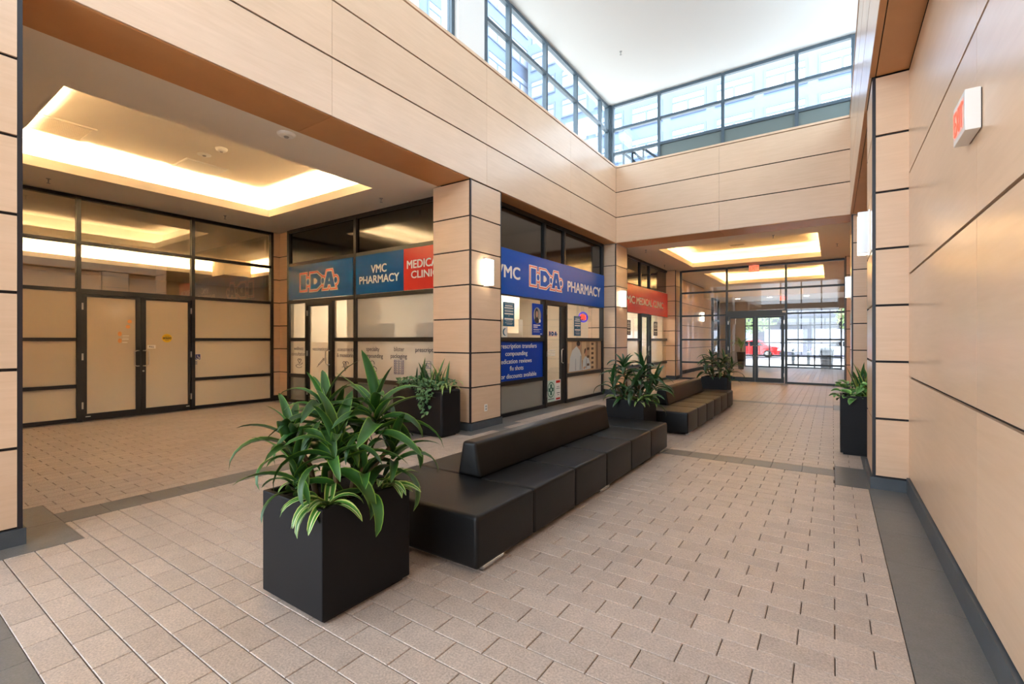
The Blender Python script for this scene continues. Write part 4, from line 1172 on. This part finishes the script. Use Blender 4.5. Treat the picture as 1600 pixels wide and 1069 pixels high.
# tall planter on the right
x0, x1, y0, y1, h = .08, .50, 7.26, 7.68, .745
t = thing('tall_planter', 'tall narrow dark planter with snake plant and pothos beside the right column', 'plant', ((x0 + x1) / 2, (y0 + y1) / 2, 0))
planter_box(t, x0, x1, y0, y1, h, MATS['charcoal_planter'], .004)
for i in range(16):
    px_ = rg.uniform(x0 + .17, x1 - .06); py_ = rg.uniform(y0 + .1, y1 - .1)
    leaf(t, leaf_mesh('snake', .14, rg.choice((4, 12)), L_SNAKE, crease=.5), (px_, py_, h - .06), rg.uniform(0, 6.28), R(rg.uniform(74, 89)), rg.uniform(.34, .52), 1, 0, 'snake_plant_leaf')
for i in range(70):
    px_ = rg.uniform(x0 - .02, x1 - .03); py_ = rg.uniform(y0 - .02, y1 - .05)
    leaf(t, leaf_mesh('heart', .8, 50, L_POTH, 6), (px_, py_, h + rg.uniform(-.05, .16)), rg.choice((pi, -pi / 2)) + rg.uniform(-1.2, 1.2), R(rg.uniform(-25, 45)), rg.uniform(.075, .13), 1, rg.uniform(-.5, .5), 'pothos_leaf')

# ------------------------------------------------------------------ inside the pharmacy
def monitor(x0, x1, y, z0, z1, label):
    t = thing('computer_monitor', label, 'monitor')
    B('screen_shell', MONITOR, t, (x0, x1, y, y + .04, z0, z1)); B('stand', MONITOR, t, ((x0 + x1) / 2 - .05, (x0 + x1) / 2 + .05, y + .03, y + .06, 1.1, z0 + .1))
    B('foot', MONITOR, t, ((x0 + x1) / 2 - .12, (x0 + x1) / 2 + .12, y, y + .18, 1.06, 1.08))
monitor(-7.9, -7.22, 6.36, 1.5, 1.78, 'monitor seen as a grey shape through the frosted pane, left of two')
monitor(-6.57, -5.9, 6.36, 1.5, 1.78, 'monitor seen as a grey shape through the frosted pane, beside the column')
t = thing('service_counter', 'counter behind the frosted shopfront carrying the monitors', 'counter')
B('worktop', CABW, t, (-8.05, -5.7, 6.3, 6.95, 1.02, 1.06)); B('front', CABW, t, (-8.0, -5.75, 6.4, 6.9, 0, 1.02))
t = thing('storage_cabinet', 'tall brown grey cabinet behind the frosted pane beside the narrow door', 'cabinet')
B('body', CABD, t, (-8.52, -8.12, 6.4, 6.8, 0, 2.35)); B('door', CABD, t, (-8.51, -8.13, 6.385, 6.398, .1, 2.3))
t = thing('wall_cabinet', 'cream cabinets and counter seen through the pharmacy window', 'cabinet')
B('upper_cabinet', CABW, t, (-7.4, -7.0, 8.6, 10.6, 1.98, 2.9)); B('side_panel', CABW, t, (-7.4, -6.7, 10.1, 10.3, 0, 1.98)); B('counter', CABW, t, (-7.4, -6.6, 9.3, 10.1, 0, 1.62)); B('dark_niche', CABD, t, (-7.45, -7.35, 8.0, 9.5, .9, 1.98))

# ------------------------------------------------------------------ outdoors
mb = MB(); mb.box(-60, 60, 28.12, 90, -.25, -.03)
struct('ground', mb, CONC, 'sunlit concrete forecourt outside the entrance', 'ground')
mb = MB(); mb.box(-60, 60, 40, 48, -.03, -.02)
struct('road', mb, ASPH, 'grey road outside beyond the forecourt', 'road')
mb = MB(); mb.box(-80, -24.6, -60, 120, -.3, -.05)
struct('ground', mb, CONC, 'paved ground west of the building', 'ground')

def tower(name, label, pl, h0, h1, z0, z1, dh, dz, dep, m, wz0):
    t = thing(name, label, 'building')
    mb = MB(); pl.box(mb, h0, h1, 0, z1, -dep, 0); make('wall', mb, m, t)
    nh = int((h1 - h0) / dh); nz = int((z1 - wz0) / dz)
    me = None
    for j in range(nz):
        for i in range(nh):
            a = h0 + (h1 - h0) * i / nh + dh * .10; b = h0 + (h1 - h0) * (i + 1) / nh - dh * .10
            c = wz0 + dz * j + dz * .22; d = wz0 + dz * (j + 1) - dz * .12
            mb = MB(); g = .22
            mm = (a + b) / 2; e = c + (d - c) * .62
            for q in ((a + g, b - g, c, c + g), (a + g, b - g, d - g, d), (a, a + g, c, d), (b - g, b, c, d), (mm - g / 2, mm + g / 2, c + g, e), (a + g, b - g, e, e + g * .7)): pl.box(mb, *q, 0, .12)
            f = make('window_frame', mb, FFRAME, t)
            PB('pane', FWIN, f, pl, (a + g, b - g, c + g, d - g, .0, .04))
    return t
tower('apartment_tower', 'pale high-rise with large window bays seen through the end clerestory', Pl('F', 52), -33, 12, 0, 40, 4.2, 3.6, 12, FACADE, 14)
tower('apartment_tower', 'pale high-rise beside the left clerestory windows', Pl('L', -34), 14, 84, 0, 58, 5.0, 4.2, 14, FACADE, 20)
t = thing('shop_building', 'grey lilac street building with dark awning across the road', 'building')
B('wall', FACADE2, t, (-30, 14, 49, 51.9, 0, 9)); 
for i in range(11):
    x = -28 + 3.8 * i
    B('window_pane', FWIN, t, (x, x + 3.0, 48.95, 49.0, 4.2, 7.6)); B('shop_window', FWIN, t, (x, x + 3.0, 48.95, 49.0, .4, 2.4))
B('awning', AWN, t, (-30, 14, 48.0, 49, 3.0, 3.5))
def out_tree(x, y, h, r, label, seed):
    rg = random.Random(seed); t = thing('street_tree', label, 'tree', (x, y, 0))
    mb = MB(); mb.tube([(x, y, -.05), (x + .05, y, h * .5), (x - .05, y, h * .8)], [.12, .09, .05], 8); make('trunk', mb, BARK_T, t)
    mb = MB()
    for i in range(1400):
        d = Vector((rg.gauss(0, 1), rg.gauss(0, 1), rg.gauss(0, 1))).normalized() * r * rg.uniform(.45, 1) ** .6
        c = Vector((x, y, h * .85)) + Vector((d.x, d.y, d.z * .9)); a = Vector((rg.gauss(0, 1), rg.gauss(0, 1), rg.gauss(0, 1))).normalized(); b = a.cross(d).normalized(); s = rg.uniform(.08, .16)
        mb.poly([c - a * s, c + b * s * .5, c + a * s, c - b * s * .5])
    make('foliage', mb, TREE_F, t, kind='stuff')
out_tree(-4.8, 39.0, 4.0, 1.7, 'leafy street tree outside behind the glass doors', 1)
out_tree(1.6, 37.0, 3.6, 1.5, 'leafy street tree outside at the right of the entrance glazing', 2)
out_tree(-12, 40, 4.4, 1.9, 'leafy street tree outside hidden mostly by the vestibule wall', 3)
# red car, side on
def car(cx, cy, label, paint):
    t = thing('parked_car', label, 'car', (cx, cy, 0))
    prof = [(-2.1, .28), (-2.12, .62), (-1.95, .86), (-1.3, .92), (-.75, 1.36), (.55, 1.4), (1.25, .98), (1.95, .84), (2.12, .6), (2.1, .28)]
    mb = MB(); mb.prism(prof, lambda h, z, d: (cx + h, cy + d, z), -.85, .85); make('body', mb, paint, t, bevel=.04, seg=2)
    g1 = [(-1.1, .93), (-.7, 1.3), (-.12, 1.33), (-.12, .95)]; g2 = [(-.04, .95), (-.04, 1.33), (.5, 1.33), (1.05, .98)]
    for g in (g1, g2):
        mb = MB(); mb.prism(g, lambda h, z, d: (cx + h, cy + d, z), -.87, .87); make('side_window', mb, CARGLASS, t)
    for wx in (-1.3, 1.3):
        for s in (-1, 1):
            mb = MB(); mb.tube([(cx + wx, cy + s * .72, .31), (cx + wx, cy + s * .89, .31)], .31, 20); wl = make('wheel', mb, RUBBER, t)
            mb = MB(); mb.tube([(cx + wx, cy + s * .885, .31), (cx + wx, cy + s * .90, .31)], .19, 14); make('rim', mb, STEEL, wl)
    B('bumper', BLACKP, t, (cx - 2.15, cx - 2.05, cy - .8, cy + .8, .28, .45), (cx + 2.05, cx + 2.15, cy - .8, cy + .8, .28, .45))
    B('tail_lamp', RED, t, (cx - 2.13, cx - 2.02, cy - .86, cy - .6, .6, .74)); B('head_lamp', PRINTW, t, (cx + 2.0, cx + 2.13, cy - .86, cy - .6, .58, .7))
    return t
car(-5.7, 44.5, 'red car parked on the street outside the glass doors', CARRED)
car(.7, 46.0, 'silver car passing on the street right of the red one', mat('silver_car_paint', (190, 194, 200), .25, metal=.6))
t = thing('litter_bin', 'dark litter bin standing outside at the right of the entrance', 'bin', (-.25, 29.2, 0))
mb = MB(); mb.lathe([(.26, 0), (.3, .9), (.32, .92), (.32, 1.0), (.2, 1.04)], -.25, 29.2, 20); make('body', mb, BIN, t)
mb = MB(); mb.lathe([(.12, 1.04), (.12, 1.06)], -.25, 29.2, 14); make('lid_opening', mb, BLACKP, t)
for i, x in enumerate((-2.0, -1.2)):
    t = thing('bollard', ('dark bollard outside nearer the glass doors', 'dark bollard outside toward the litter bin')[i], 'bollard', (x, 33.5, 0))
    mb = MB(); mb.lathe([(.08, -.03), (.08, .85), (.05, .92)], x, 33.5, 12); make('post', mb, BIN, t); mb = MB(); mb.lathe([(.085, .7), (.085, .76)], x, 33.5, 12); make('band', mb, STEEL, t)
# potted palm inside the vestibule
t = thing('potted_palm', 'potted palm in a tall tapered pot inside the vestibule', 'plant', (-3.75, 25.6, 0))
mb = MB(); mb.lathe([(.12, 0), (.2, .8), (.22, .85), (.18, .85), (.16, .78)], -3.75, 25.6, 20); make('pot', mb, PLANTERM, t)
mb = MB(); mb.tube([(-3.75, 25.6, .88), (-3.74, 25.6, 1.3)], [.03, .02], 7); make('stem', mb, BARK, t)
rg = random.Random(12)
for i in range(22):
    leaf(t, leaf_mesh('lance', .14, rg.choice((60, 95)), L_POTH), (-3.74, 25.6, rg.uniform(1.0, 1.3)), rg.uniform(0, 6.28), R(rg.uniform(35, 80)), rg.uniform(.4, .85), 1, 0, 'frond')
